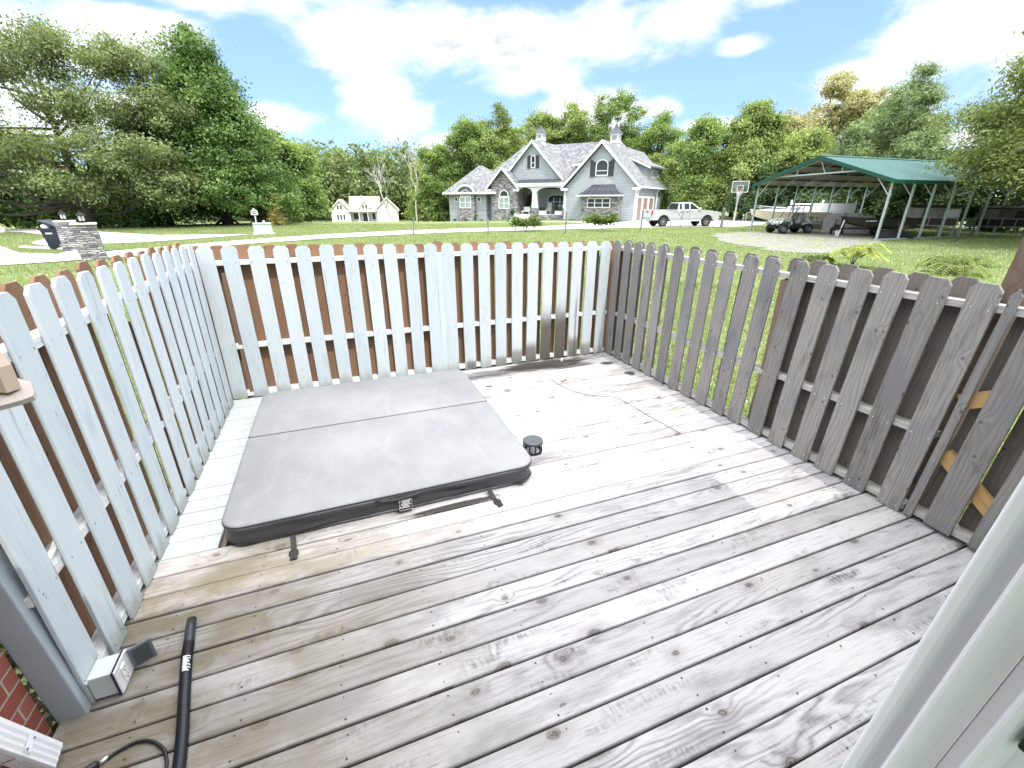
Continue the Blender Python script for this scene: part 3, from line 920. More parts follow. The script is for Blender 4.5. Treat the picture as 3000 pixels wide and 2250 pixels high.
# webbing handle, warning tag
hd = MB()
hd.tube([(.04, 2.517, .140), (.06, 2.510, .139), (.17, 2.500, .136), (.28, 2.507, .140), (.30, 2.515, .142)], .009, 6)
hd.box(.022, .062, 2.507, 2.518, .120, .156)
hd.build('handle', M_SOFTBLACK, tub)
tg = MB().box(.165, .255, 2.503, 2.5115, .038, .124).build('warning_tag', M_SOFTBLACK, tub)
tx = MB()
for i, (a, b) in enumerate(((.185, .245), (.19, .24), (.18, .235), (.18, .245), (.19, .23), (.18, .24))):
    z = .112-.0105*i
    tx.box(a, b, 2.5015, 2.5028, z-.0022, z+.0022)
tx.prism([(.170, .108), (.178, .108), (.174, .116)], 'y', 2.5015, 2.5028)
tx.box(.170, .178, 2.5015, 2.5028, .06, .07)
for (a, b, c, d) in ((.168, .252, .0395, .041), (.168, .252, .121, .1225), (.168, .1695, .041, .121), (.2505, .252, .041, .121)):
    tx.box(a, b, 2.5015, 2.5028, c, d)
tx.build('tag_print', M_WPRINT, tg)
for (x0, y0, x1, y1) in ((-.479, 2.50, -.468, 2.325), (.795, 2.522, .826, 2.352)):
    d = Vector((x1-x0, y1-y0)); L_ = d.length
    st = MB()
    for (a, b, za, zb) in ((0, .45, .040, .006), (.45, .75, .006, .005)):
        st.add([(-.016, -a*L_, za), (.016, -a*L_, za), (.016, -b*L_, zb), (-.016, -b*L_, zb), (-.016, -a*L_, za+.003), (.016, -a*L_, za+.003), (.016, -b*L_, zb+.003), (-.016, -b*L_, zb+.003)], [(0, 1, 2, 3), (7, 6, 5, 4), (0, 4, 5, 1), (1, 5, 6, 2), (2, 6, 7, 3), (3, 7, 4, 0)])
    so_ = st.build('strap', M_SOFTBLACK, tub, loc=(x0, y0, 0), rot=(0, 0, math.atan2(d.y, d.x)+PI/2))
    bk = MB()
    bk.box(-.026, .026, -L_*.80, -L_*.62, .004, .018, ch=.004)
    bk.box(-.020, .020, -L_*1.02, -L_*.80, .004, .016, ch=.004)
    bk.lathe([(.008, .0), (.008, .0035)], 10, Matrix.Translation((0, -L_*.93, .0165)))
    bk.build('buckle', M_BLACK, so_)

# ------------------------------------------------------------------ small things on the deck
vt = thing('vent_cap', 'round black slotted vent cap on the deck beside the hot tub cover', 'vent', (1.325, 2.955, .003))
vc = MB().lathe([(.0, .100), (.03, .101), (.066, .104), (.080, .102), (.0845, .094), (.084, .082), (.0805, .079), (.05, .080), (.0, .081)], 40, caps=False)
vc.build('cap', simple('vent_grey_plastic', (.045, .05, .058), .4), vt, smooth=True)
ring = MB().lathe([(.070, 0), (.083, 0), (.083, .013), (.070, .013), (.070, 0)], 40, caps=False)
ring.build('ring', M_BLACK, vt)
for k in range(10):
    a = 2*PI*k/10+.2
    MB().box(-.005, .004, -.006, .006, .012, .083, Matrix.Translation((.077*math.cos(a), .077*math.sin(a), 0)) @ Matrix.Rotation(a, 4, 'Z')).build('rib', M_BLACK, vt)

def spline(pts, n):
    pts = [Vector(p) for p in pts]
    P = [pts[0]*2-pts[1]]+pts+[pts[-1]*2-pts[-2]]
    out = []
    for i in range(1, len(P)-2):
        for j in range(n):
            t = j/n
            a, b, c, d = P[i-1], P[i], P[i+1], P[i+2]
            out.append(.5*((2*b)+(c-a)*t+(2*a-5*b+4*c-d)*t*t+(3*b-a-3*c+d)*t**3))
    out.append(P[-2])
    return out
hs = thing('drain_hose', 'black corrugated drain hose lying on the deck towards the door', 'hose', (0, 0, 0))
path = spline([(-.888, 1.90, .021), (-.878, 1.82, .0215), (-.846, 1.65, .021), (-.80, 1.41, .0215), (-.765, 1.15, .021), (-.72, .85, .021)], 90)
rad = [.0205+.0022*math.sin(i*1.57) for i in range(len(path))]
MB().tube(path, rad, 16).build('corrugated_hose', simple('navy_black_hose', (.010, .012, .018), .38, var=.25), hs, smooth=True)
MB().tube([(-.908, 2.045, .024), (-.902, 1.99, .0235), (-.893, 1.93, .022), (-.888, 1.895, .021)], [.0215, .0215, .022, .022], 18).build('cuff', simple('hose_cuff', (.02, .022, .028), .35), hs, smooth=True)
tp = MB()
i0 = 92
for i in range(i0, i0+46, 4):
    p, q = path[i], path[i+4]
    w = .8+.3*math.sin(i*.9)
    for k in range(6):
        a0, a1 = 1.1+w*k/6*1.3, 1.1+w*(k+1)/6*1.3
        tp.quad(*[(c.x-.0235*math.cos(a), c.y, c.z+.0235*math.sin(a)) for c, a in ((p, a0), (q, a0+.15), (q, a1+.15), (p, a1))])
tp.build('tape_patch', simple('torn_grey_tape', (.45, .46, .46), .45, var=.35, scale=40), hs)
cd = thing('power_cord', 'black power cord with a silver-tipped plug curving beside the hose', 'cord', (0, 0, 0))
cpath = spline([(-1.051, 1.476, .010), (-1.028, 1.489, .009), (-.974, 1.502, .009), (-.923, 1.488, .009), (-.874, 1.446, .009), (-.846, 1.395, .009), (-.835, 1.33, .009), (-.825, 1.15, .009), (-.80, .9, .009)], 12)
MB().tube(cpath, .0062, 10).build('cable', M_BLACK, cd, smooth=True)
pl = MB().tube([(-1.20, 1.385, .016), (-1.12, 1.437, .016), (-1.082, 1.462, .0145), (-1.075, 1.466, .012)], [.013, .0165, .0145, .010], 12)
pl.build('plug', M_BLACK, cd, smooth=True)
MB().tube([(-1.078, 1.463, .012), (-1.050, 1.480, .0115)], [.0085, .0075], 12).build('metal_collar', simple('bright_metal', (.7, .7, .7), .25, .9), cd, smooth=True)

# outlet box on the painted fence
ob = thing('outlet_box', 'weatherproof grey outlet box with open flap at the foot of the painted fence', 'outlet', (XL, 1.80, .012))
M_OUT = simple('weathered_grey_metal', (.56, .575, .58), .5, .15, var=.2, scale=14)
MB().box(.002, .088, -.050, .052, 0, .118, ch=.004).build('box', M_OUT, ob)
MB().box(.088, .094, -.058, .058, -.006, .124).build('gasket', simple('blue_black_gasket', (.018, .02, .05), .6), ob)
fp = MB().box(.094, .101, -.056, .056, -.004, .122, ch=.003).build('face_plate', simple('outlet_faceplate', (.60, .61, .61), .5, var=.2, scale=14), ob)
rc = MB().box(.101, .106, -.018, .018, .018, .098, ch=.0015)
rc.build('receptacle', simple('white_receptacle', (.74, .73, .70), .4), fp)
sl_ = MB()
for zc in (.038, .078):
    sl_.box(.106, .1066, -.009, -.006, zc-.006, zc+.006); sl_.box(.106, .1066, .006, .009, zc-.006, zc+.006); sl_.box(.106, .1066, -.003, .003, zc-.015, zc-.010)
sl_.build('slot', M_BLACK, fp)
fl_ = MB().box(0, .011, 0, .085, 0, .112, ch=.003)
lid = fl_.build('flap', simple('grey_flap', (.12, .13, .15), .45, var=.2), ob, loc=(.103, .058, .006), rot=(0, 0, R(-62)))
MB().box(.011, .0125, .012, .073, .012, .10).build('flap_liner', M_GREYPL, lid)
MB().tube([(.101, .057, .005), (.101, .057, .118)], .006, 8).build('hinge', M_OUT, ob)
for yy in (-.058, .06):
    MB().lathe([(.0, .0), (.008, .0), (.008, .006), (0, .008)], 10, Matrix.Translation((.004, yy, .112)) @ Matrix.Rotation(PI/2, 4, 'Y')).build('mounting_lug', M_OUT, ob)

# stub, chip, wire
st = MB().lathe([(.0, 0), (.012, 0), (.013, .03), (.010, .055), (.0, .057)], 12)
tag(st.build('foam_stub', simple('white_foam', (.75, .75, .72), .8), loc=(2.565, 4.86, .002), smooth=True), 'small white stub standing in the black stain at the back fence', 'stub')
ch = MB()
ch.prism([(-.05, -.008), (.045, -.012), (.055, .004), (.01, .010), (-.045, .012)], 'z', 0, .016)
tag(ch.build('wood_chip', simple('wood_chip_brown', (.30, .22, .14), .85), loc=(2.29, 4.26, .003), rot=(0, 0, .5)), 'splinter of brown wood lying on the deck before the black stain', 'chip')
wr = MB().tube(spline([(2.16, 4.40, .006), (2.20, 4.10, .006), (2.30, 3.86, .006), (2.438, 3.733, .006), (2.59, 3.62, .006), (2.63, 3.36, .006), (2.641, 3.13, .006), (2.668, 2.939, .006), (2.69, 2.76, .006)], 10), .0032, 6)
tag(wr.build('thin_wire', simple('old_grey_wire', (.16, .14, .12), .6), smooth=True), 'thin dark wire lying in a curve on the sunlit deck boards', 'wire')

# ------------------------------------------------------------------ the house the deck belongs to
hw = thing('brick_house', 'red brick house wall meeting the painted fence at the deck corner', 'house', (0, 0, 0))
M_BRICK = brick_mat()
MB().box(-4.5, -1.312, .122, 1.690, -.6, 2.58).build('brick_wall', M_BRICK, hw)
w = MB()
w.box(-1.31, -.55, -.16, .118, -.6, 2.58); w.box(.80, 6.5, -.16, .118, -.6, 2.58); w.box(-.55, .80, -.16, .118, 2.1, 2.58)
w.build('side_wall', simple('white_lap_siding', (.74, .74, .73), .6, var=.05), hw)  # wall out of view, white siding chosen to bounce light onto the deck
M_ROOFN = shingle_mat('near_roof_shingle', (.10, .095, .09), (.18, .17, .16))
rf = MB()
rf.prism([(.50, 2.60), (.50, 2.74), (-3.2, 4.6), (-3.2, 4.45)], 'x', -6.5, 2.70)
rf.prism([(-.40, 2.62), (-.40, 2.76), (-3.2, 4.2), (-3.2, 4.05)], 'x', 2.702, 7.0)
rf.build('roof', M_ROOFN, hw)
M_VINYL = simple('white_vinyl', (.80, .81, .835), .42, var=.04, scale=3)
MB().box(-6.4, 2.70, .503, .60, 2.60, 2.72).build('gutter', M_VINYL, hw)
# door frame: stepped plan profile
df = thing('door_frame', 'white door frame with rounded mouldings, close to the camera by the gate', 'door frame', (0, 0, 0))
def arc_pts(x, y, r, a0, a1, n=6):
    return [(x+r*math.cos(R(a0+(a1-a0)*k/n)), y+r*math.sin(R(a0+(a1-a0)*k/n))) for k in range(n+1)]
prof = [(.78, .188)]+arc_pts(.640, .182, .006, 90, 180)+[(.634, .1735), (.648, .170)]+[(.652, .150)]+arc_pts(.640, .150, .0055, 0, 0, 1)[:1]
prof = [(.78, .189)]+arc_pts(.641, .183, .006, 90, 180)+[(.6352, .176), (.640, .172), (.650, .1685), (.654, .160), (.652, .1525)]+arc_pts(.6365, .1475, .0065, 80, 250)+[(.646, .137), (.652, .130), (.655, .12), (.655, .1185), (.78, .1185)]
MB().prism(prof, 'z', -.04, 2.10).build('brick_mould', M_VINYL, df)
jp = [(.78, .118), (.6565, .118), (.657, .105), (.650, .101)]+arc_pts(.640, .0955, .0065, 90, 265)+[(.648, .085), (.652, .080), (.652, .0), (.78, 0)]
MB().prism(jp, 'z', -.04, 2.10).build('jamb', simple('white_jamb', (.76, .775, .80), .5, var=.05, scale=3), df)
MB().box(.640, .6518, .070, .0815, 1.37, 1.44, ch=.003).build('strike_plate', M_BLACK, df)
MB().box(-.55, .655, -.02, .121, -.03, .012).build('sill', simple('aluminium_sill', (.5, .5, .5), .4, .6), df)
df.rotation_euler = (R(3.0), 0, 0); df.location = (0, .072, 0)
# dry leaves caught between the brick and the corner post
lv = np.random.default_rng(4)
n_ = 420
lp = np.column_stack([lv.uniform(-1.40, -1.318, n_), lv.uniform(1.70, 1.76, n_), lv.uniform(-.35, 1.1, n_)])
LEAF_LITTER = (lp, lv)
# downspout kicking out onto the deck
ds = thing('downspout', 'white ribbed downspout elbow with a strap emptying onto the deck', 'downspout', (0, 0, 0))
def rib_profile(w, d, nr=4):
    pts = []
    for side in range(4):
        L_ = w if side % 2 == 0 else d
        for k in range(nr*2):
            t = -.5+(k+.5)/(nr*2)
            o = (d if side % 2 == 0 else w)/2-(.0025 if k % 2 else 0)
            if side == 0: pts.append((t*w, -o))
            elif side == 1: pts.append((o, t*d))
            elif side == 2: pts.append((-t*w, o))
            else: pts.append((-o, -t*d))
    return pts
def sweep(path, prof, up):
    mb = MB(); n = len(prof)
    for i, p in enumerate(path):
        p = Vector(p)
        t_ = (Vector(path[min(i+1, len(path)-1)])-Vector(path[max(i-1, 0)])).normalized()
        s_ = t_.cross(up).normalized(); u_ = s_.cross(t_)
        for a, b in prof: mb.v.append(tuple(p+s_*a+u_*b))
    for i in range(len(path)-1):
        for k in range(n): mb.f.append((i*n+k, i*n+(k+1) % n, (i+1)*n+(k+1) % n, (i+1)*n+k))
    return mb
A, B_ = Vector((-1.252, 1.425, .36)), Vector((-1.236, 1.530, .036))
dpath = [(-1.262, 1.40, 2.5), (-1.262, 1.40, .52), (-1.258, 1.408, .43), tuple(A), tuple(B_)]
sweep(dpath, rib_profile(.082, .06), Vector((1, 0, 0))).build('pipe', simple('white_downspout', (.74, .75, .76), .35, var=.08, bump=.0015, bscale=60), ds)
def lerp(t): return A.lerp(B_, t)
sp = sweep([tuple(lerp(.42)), tuple(lerp(.52))], [(a*1.09, b*1.12) for a, b in rib_profile(.082, .06, 1)], Vector((1, 0, 0)))
spo = sp.build('strap', M_VINYL, ds)
sc_ = MB()
for dy in (-.02, .02):
    q = lerp(.47)
    sc_.lathe([(0, 0), (.004, 0), (.003, .002), (0, .0025)], 8, Matrix.Translation(q+Vector((.0345, dy, dy*-.1))) @ Matrix.Rotation(PI/2, 4, 'Y'))
sc_.build('screw_heads', M_GREYPL, spo)
# ornament at the picture's edge
orn = thing('wooden_ornament', 'beige wooden ornament with a reddish spot and pointed tray beside the painted fence', 'ornament', (-.64, 1.095, 1.60), R(-30))
po = [(-.10, .0), (.028, .0), (.030, .05), (.018, .075), (-.10, .085)]
M_BEIGE = simple('beige_wood', (.58, .46, .36), .75, var=.15, scale=18)
pn = MB().prism(po, 'y', -.012, .012).build('panel', M_BEIGE, orn)
MB().prism([(-.03, .042), (-.016, .036), (-.004, .046), (.003, .058), (-.008, .066), (-.02, .058), (-.034, .068)], 'y', -.0145, -.012).build('red_spot', simple('rust_red', (.30, .06, .03), .7, var=.4, scale=60), pn)
MB().prism([(-.10, -.055), (.03, -.050), (.058, -.016), (.066, .0), (.055, .012), (.02, .035), (-.10, .045)], 'z', -.012, -.002).build('tray', simple('grey_beige_wood', (.42, .38, .34), .75, var=.15), orn, rot=(R(14), R(6), 0))
# ------------------------------------------------------------------ grey house across the lawn (local x along its front, y into it)
M_SIDING = lap_mat('blue_grey_siding', (.36, .385, .41))
M_STONE = stone_mat('grey_field_stone')
M_SHING = shingle_mat('grey_roof_shingles', (.115, .12, .128), (.215, .22, .23))
M_TRIM = simple('white_trim', (.76, .77, .78), .5, var=.04)
M_DARKM = simple('dark_standing_seam_metal', (.055, .06, .068), .4, .3, var=.15)
M_GLASS = glass_mat('dark_window_glass')
M_BLIND = glass_mat('window_with_blinds', (.20, .24, .24))
M_SHUT = simple('charcoal_shutter', (.035, .038, .042), .6)
M_DOOR = simple('dark_red_door', (.05, .018, .015), .4)
M_GDOOR = simple('salmon_brown_garage_door', (.27, .195, .16), .5, var=.15)
HO = (31.6, 44.3, 0)
house = thing('grey_house', 'large grey shingle-sided house with stone front, steep gables and two cupolas', 'house', HO, R(-52))
def arch_poly(x0, x1, z0, zs, zt, n=8):
    """outline with an arched head"""
    cx, hw, rise = (x0+x1)/2, (x1-x0)/2, zt-zs
    return [(x0, z0), (x1, z0)]+[(cx+hw*math.cos(PI*k/n), zs+rise*math.sin(PI*k/n)) for k in range(n+1)]
def window(parent, x0, x1, z0, z1, y, arch=0, cols=2, rows=2, glass=None, fr=.09, head=None):
    """frame with bars standing proud of the wall at y, panes as children; head: an arched light above"""
    glass = glass or M_GLASS
    f = MB()
    top = z1+arch
    f.box(x0, x0+fr, y-.05, y+.02, z0, z1); f.box(x1-fr, x1, y-.05, y+.02, z0, z1)
    f.box(x0+fr, x1-fr, y-.05, y+.02, z0, z0+fr)
    if not arch: f.box(x0+fr, x1-fr, y-.05, y+.02, z1-fr, z1)
    else:
        o1 = arch_poly(x0, x1, z1, z1, top)[2:]; i1 = arch_poly(x0+fr, x1-fr, z1, z1, top-fr)[2:]
        for k in range(len(o1)-1):
            f.prism([o1[k], o1[k+1], i1[k+1], i1[k]], 'y', y-.05, y+.02)
    for c in range(1, cols):
        x = x0+(x1-x0)*c/cols
        f.box(x-.045, x+.045, y-.045, y+.018, z0+fr, z1-(0 if arch else fr))
    for r in range(1, rows):
        z = z0+(z1-z0)*r/rows
        f.box(x0+fr, x1-fr, y-.04, y+.015, z-.03, z+.03)
    fo = f.build('window', M_TRIM, parent)
    g = MB()
    pts = arch_poly(x0+.03, x1-.03, z0+.03, z1, top-.03) if arch else [(x0+.03, z0+.03), (x1-.03, z0+.03), (x1-.03, z1-.03), (x0+.03, z1-.03)]
    g.prism(pts, 'y', y-.012, y+.005)
    g.build('pane', glass, fo)
    return fo
def gable_roof(parent, xc, hw, zr, v0, v1, slope=1., th=.16, mat=None, trim=True, oh=.0):
    m = MB()
    for s in (-1, 1):
        xa, za = xc, zr
        xb, zb = xc+s*hw, zr-hw*slope
        pts = [(xa, za), (xb, zb), (xb, zb-th), (xa, za-th*1.2)]
        m.prism(pts if s > 0 else pts[::-1], 'y', v0, v1)
    ro = m.build('roof', mat or M_SHING, parent)
    if trim:
        t = MB()
        for s in (-1, 1):
            xb, zb = xc+s*hw, zr-hw*slope
            d = .28
            pts = [(xc, zr-.02), (xb, zb-.02), (xb, zb-.02-d), (xc, zr-.02-d*1.25)]
            t.prism(pts if s > 0 else pts[::-1], 'y', v0-.05, v0-.003)
            e = xb-s*.75
            t.box(min(e, xb), max(e, xb), v0-.06, v0+.3, zb-.42, zb-.16)
        t.build('rake_trim', M_TRIM, ro)
    return ro
def hip(parent, x0, x1, y0, y1, z0, xa, xb, ym, z1, trim=True):
    m = MB()
    m.add([(x0, y0, z0), (x1, y0, z0), (x1, y1, z0), (x0, y1, z0), (xa, ym, z1), (xb, ym, z1)], [(0, 1, 5, 4), (1, 2, 5), (2, 3, 4, 5), (3, 0, 4), (3, 2, 1, 0)])
    ro = m.build('roof', M_SHING, parent)
    if trim:
        t = MB()
        t.box(x0-.03, x1+.03, y0-.06, y0-.003, z0-.2, z0+.04); t.box(x1+.003, x1+.06, y0, y1, z0-.2, z0+.04); t.box(x0-.06, x0-.003, y0, y1, z0-.2, z0+.04)
        t.build('fascia', M_TRIM, ro)
    return ro
# main body and left wing
w = MB()
w.box(-25.95, -19.8, 0, 9, -1., 3.0)
w.box(-19.8, -18.84, .9, 9, -1., 3.0)
w.build('wing_wall', M_SIDING, house)
hip(house, -26.6, -18.2, -.55, 9.5, 3.02, -23.2, -22.6, 3.4, 6.45)
MB().box(-20, -.5, 2.5, 12, -.6, 3.5).build('main_wall', M_SIDING, house)
hip(house, -23.6, .2, 1.5, 12.6, 3.35, -18.2, -4.7, 7.0, 8.82, trim=False)
# stone bay with eyebrow dormer
bay = MB()
bay.prism(arch_poly(-24.15, -21.45, -.9, 2.75, 3.75), 'y', -.38, 0)
bay.build('stone_bay', M_STONE, house)
ey = MB()
o1, i1 = arch_poly(-24.35, -21.2, 2.95, 2.95, 4.05, 12)[2:], arch_poly(-24.1, -21.45, 2.9, 2.9, 3.78, 12)[2:]
for k in range(len(o1)-1): ey.prism([o1[k], o1[k+1], i1[k+1], i1[k]], 'y', -.62, -.37)
ey.build('eyebrow_trim', M_TRIM, house)
er = MB()
o2 = arch_poly(-24.4, -21.15, 2.95, 2.95, 4.12, 12)[2:]
for k in range(len(o2)-1):
    a, b = o2[k], o2[k+1]
    er.quad((a[0], -.6, a[1]), (b[0], -.6, b[1]), (b[0], 1.6, b[1]), (a[0], 1.6, a[1]))
er.build('eyebrow_roof', M_SHING, house)
window(house, -23.85, -21.98, 1.08, 2.5, -.38, 0, 2, 2, M_BLIND)
window(house, -23.65, -22.18, 2.56, 2.75, -.38, .62, 1, 1)
for a, b in ((-24.98, -24.40), (-21.25, -20.65)): window(house, a, b, 1.9, 2.45, 0, 0, 1, 1)
# stone entry gable
eg = MB()
eg.prism([(-18.84, -.9), (-14.93, -.9), (-14.93, 3.75), (-17.0, 5.75), (-18.84, 3.9)], 'y', -.2, 2.2)
eg.build('entry_stone_wall', M_STONE, house)
gable_roof(house, -17.05, 2.45, 5.98, -.55, 5.0)
window(house, -17.72, -16.12, 1.06, 2.42, -.2, 0, 2, 2, M_BLIND)
window(house, -17.60, -16.24, 2.48, 2.62, -.2, .66, 1, 1)
# upper centre gable
ug = MB(); ug.prism([(-17.6, 4.4), (-9.25, 4.4), (-13.5, 8.6)], 'y', .95, 2.6); ug.build('gable_wall', M_SIDING, house)
gable_roof(house, -13.5, 4.5, 8.82, .62, 7.0)
window(house, -13.72, -13.1, 5.75, 6.85, .95, .3, 1, 2)
for a, b in ((-14.2, -13.78), (-13.04, -12.62)): MB().box(a, b, .88, .948, 5.72, 7.1).build('shutter', M_SHUT, house)
# porch
pr_ = MB(); pr_.box(-14.93, -7.9, -.2, 2.5, .28, .46); pr_.build('porch_floor', M_CONC, house)
MB().box(-13.0, -7.92, -.26, -.201, -.6, .40).build('porch_base', M_STONE, house)
sp_ = MB()
for k in range(3): sp_.box(-14.9, -13.05, -.2-.36*(k+1), -.2-.36*k-.001, -.6, .30-.16*k)
sp_.build('steps', M_CONC, house)
MB().prism([(-1.6, -.3), (-.2, .55), (-.2, .28), (-1.6, -.6)], 'x', -15.3, -15.05).build('step_wall', M_CONC, house)
MB().prism([(-.55, 3.92), (-.55, 4.0), (1.2, 4.55), (1.2, 4.45)], 'x', -15.1, -7.9).build('porch_roof', M_DARKM, house)
fa = MB(); fa.box(-15.1, -7.92, -.60, -.552, 3.62, 3.98)
def spandrel(x0, x1, zs, rise, top, y0, y1):
    n = 12
    for k in range(n):
        a, b = x0+(x1-x0)*k/n, x0+(x1-x0)*(k+1)/n
        fz = lambda x: zs+rise*math.sqrt(max(0, 1-((2*(x-x0)/(x1-x0))-1)**2))
        fa.prism([(a, fz(a)), (b, fz(b)), (b, top), (a, top)], 'y', y0, y1)
spandrel(-14.9, -12.78, 3.05, .45, 3.62, -.40, -.15); spandrel(-12.1, -8.45, 3.05, .45, 3.62, -.40, -.15)
fa.box(-12.78, -12.1, -.40, -.15, 3.0, 3.62); fa.box(-8.45, -7.95, -.40, -.15, 3.0, 3.62)
fa.build('porch_beam', M_TRIM, house)
for xc in (-12.44, -8.22):
    c = MB(); c.prism([(xc-.36, 1.2), (xc+.36, 1.2), (xc+.25, 3.0), (xc-.25, 3.0)], 'y', -.42, .06); c.build('porch_column', M_TRIM, house)
    MB().box(xc-.40, xc+.40, -.45, .12, .3, 1.198).build('column_base', M_STONE, house)
MB().prism(arch_poly(-15.0, -13.6, .46, 2.3, 2.85), 'y', 2.40, 2.5).build('front_door', M_DOOR, house)
window(house, -12.05, -9.45, 1.45, 2.35, 2.5, .42, 3, 2)
# garage wing: gable front and long side
gw = MB(); gw.prism([(-7.9, -.6), (.35, -.6), (.35, 3.5), (-3.75, 7.7), (-7.9, 3.5)], 'y', -1.2, 14.0); gw.build('garage_wall', M_SIDING, house)
gable_roof(house, -3.77, 4.55, 8.05, -1.62, 14.4)
MB().box(-7.88, .37, -1.23, 14.02, -.6, .03).build('foundation', M_STONE, house)
MB().box(.78, .90, -1.6, 14.4, 3.30, 3.46).build('gutter', M_TRIM, house)
cbs = MB()
for x, y in ((.32, -1.23), (-7.93, -1.23)): cbs.box(x-.08, x+.06, y, y+.14, .035, 3.4)
cbs.build('corner_board', M_TRIM, house)
window(house, -4.42, -2.98, 4.55, 5.55, -1.2, .62, 1, 2)
for s in (-1, 1):
    x = -3.7+s*1.03
    MB().prism([(x-.3, 4.5), (x+.3, 4.5), (x+.3, 6.0+(.2 if s > 0 else -.12)), (x-.3, 6.0+(-.12 if s > 0 else .2))], 'y', -1.28, -1.203).build('shutter', M_SHUT, house)
MB().box(-5.65, -1.2, -1.8, -1.21, -.6, 2.48).build('stone_bay', M_STONE, house)
fr_ = MB()
prof_ = [(-2.32, 2.62), (-2.05, 2.80), (-1.75, 3.05), (-1.5, 3.35), (-1.21, 3.68)]
xl = [(-6.08, -1.02), (-5.72, -1.4), (-5.36, -1.72), (-5.02, -1.98), (-4.68, -2.1)]
for i in range(4):
    (ya, za), (yb, zb) = prof_[i], prof_[i+1]
    (a0, a1), (b0, b1) = xl[i], xl[i+1]
    fr_.quad((a0, ya, za), (a1, ya, za), (b1, yb, zb), (b0, yb, zb))
    fr_.quad((a0, -1.2, za), (a0, ya, za), (b0, yb, zb), (b0, -1.2, zb)); fr_.quad((a1, ya, za), (a1, -1.2, za), (b1, -1.2, zb), (b1, yb, zb))
for k in range(1, 6):
    pts = []
    for i in range(5):
        a0, a1 = xl[i]; pts.append((a0+(a1-a0)*k/6, prof_[i][0]-.01, prof_[i][1]+.015))
    fr_.tube(pts, .022, 4)
bro = fr_.build('bay_roof', M_DARKM, house)
MB().box(-6.12, -.98, -2.36, -1.21, 2.48, 2.615).build('fascia', M_TRIM, bro)
window(house, -4.95, -2.25, 1.3, 2.3, -1.8, 0, 3, 2)
for i, y in enumerate((.05, 2.5, 4.95)):
    g = MB(); g.box(.30, .362, y-.95, y+.95, .0, 2.3); gd = g.build('garage_door', M_GDOOR, house)
    t = MB(); t.box(.351, .43, y-1.15, y-.951, .0, 2.5); t.box(.351, .43, y+.951, y+1.15, .0, 2.5); t.box(.351, .43, y-.95, y+.95, 2.301, 2.5)
    t.build('door_trim', M_TRIM, gd)
def downpipe(x, y, z0, z1):
    m = MB(); m.tube([(x+.5, y, z1+.25), (x+.12, y, z1-.1), (x+.12, y, z0)], .055, 6); m.build('downspout', M_TRIM, house)
downpipe(.36, -1.05, .05, 3.15); downpipe(.36, 6.9, .05, 3.15); downpipe(.36, 13.6, .05, 3.15)
s_ = MB(); s_.box(.351, .42, 7.6, 7.75, .4, 2.4); s_.box(.351, .42, 8.9, 9.05, .4, 2.4); s_.box(.351, .42, 7.75, 8.9, 2.25, 2.4); s_.box(.351, .42, 8.27, 8.37, .4, 2.25)
sd = s_.build('window', M_TRIM, house); MB().box(.353, .37, 7.75, 8.9, .4, 2.25).build('pane', M_GLASS, sd)
# shed dormer on the side slope
dm = MB(); dm.prism([(-2.9, 6.0), (-.35, 4.2), (-.35, 5.75), (-2.9, 6.85)], 'y', 4.4, 11.5); dmo = dm.build('dormer', M_SIDING, house)
MB().prism([(-3.5, 7.15), (.15, 5.62), (.15, 5.78), (-3.5, 7.32)], 'y', 4.0, 11.9).build('dormer_roof', M_SHING, dmo)
MB().prism([(-3.5, 6.98), (.18, 5.42), (.18, 5.68), (-3.5, 7.22)], 'y', 3.93, 3.997).build('dormer_trim', M_TRIM, dmo)
dw = MB(); dw.box(-.349, -.30, 6.5, 9.6, 4.55, 5.45); dwo = dw.build('window', M_TRIM, house)
for k in range(3): MB().box(-.299, -.29, 6.62+k*1.0, 7.5+k*1.0, 4.65, 5.35).build('pane', M_BLIND, dwo)
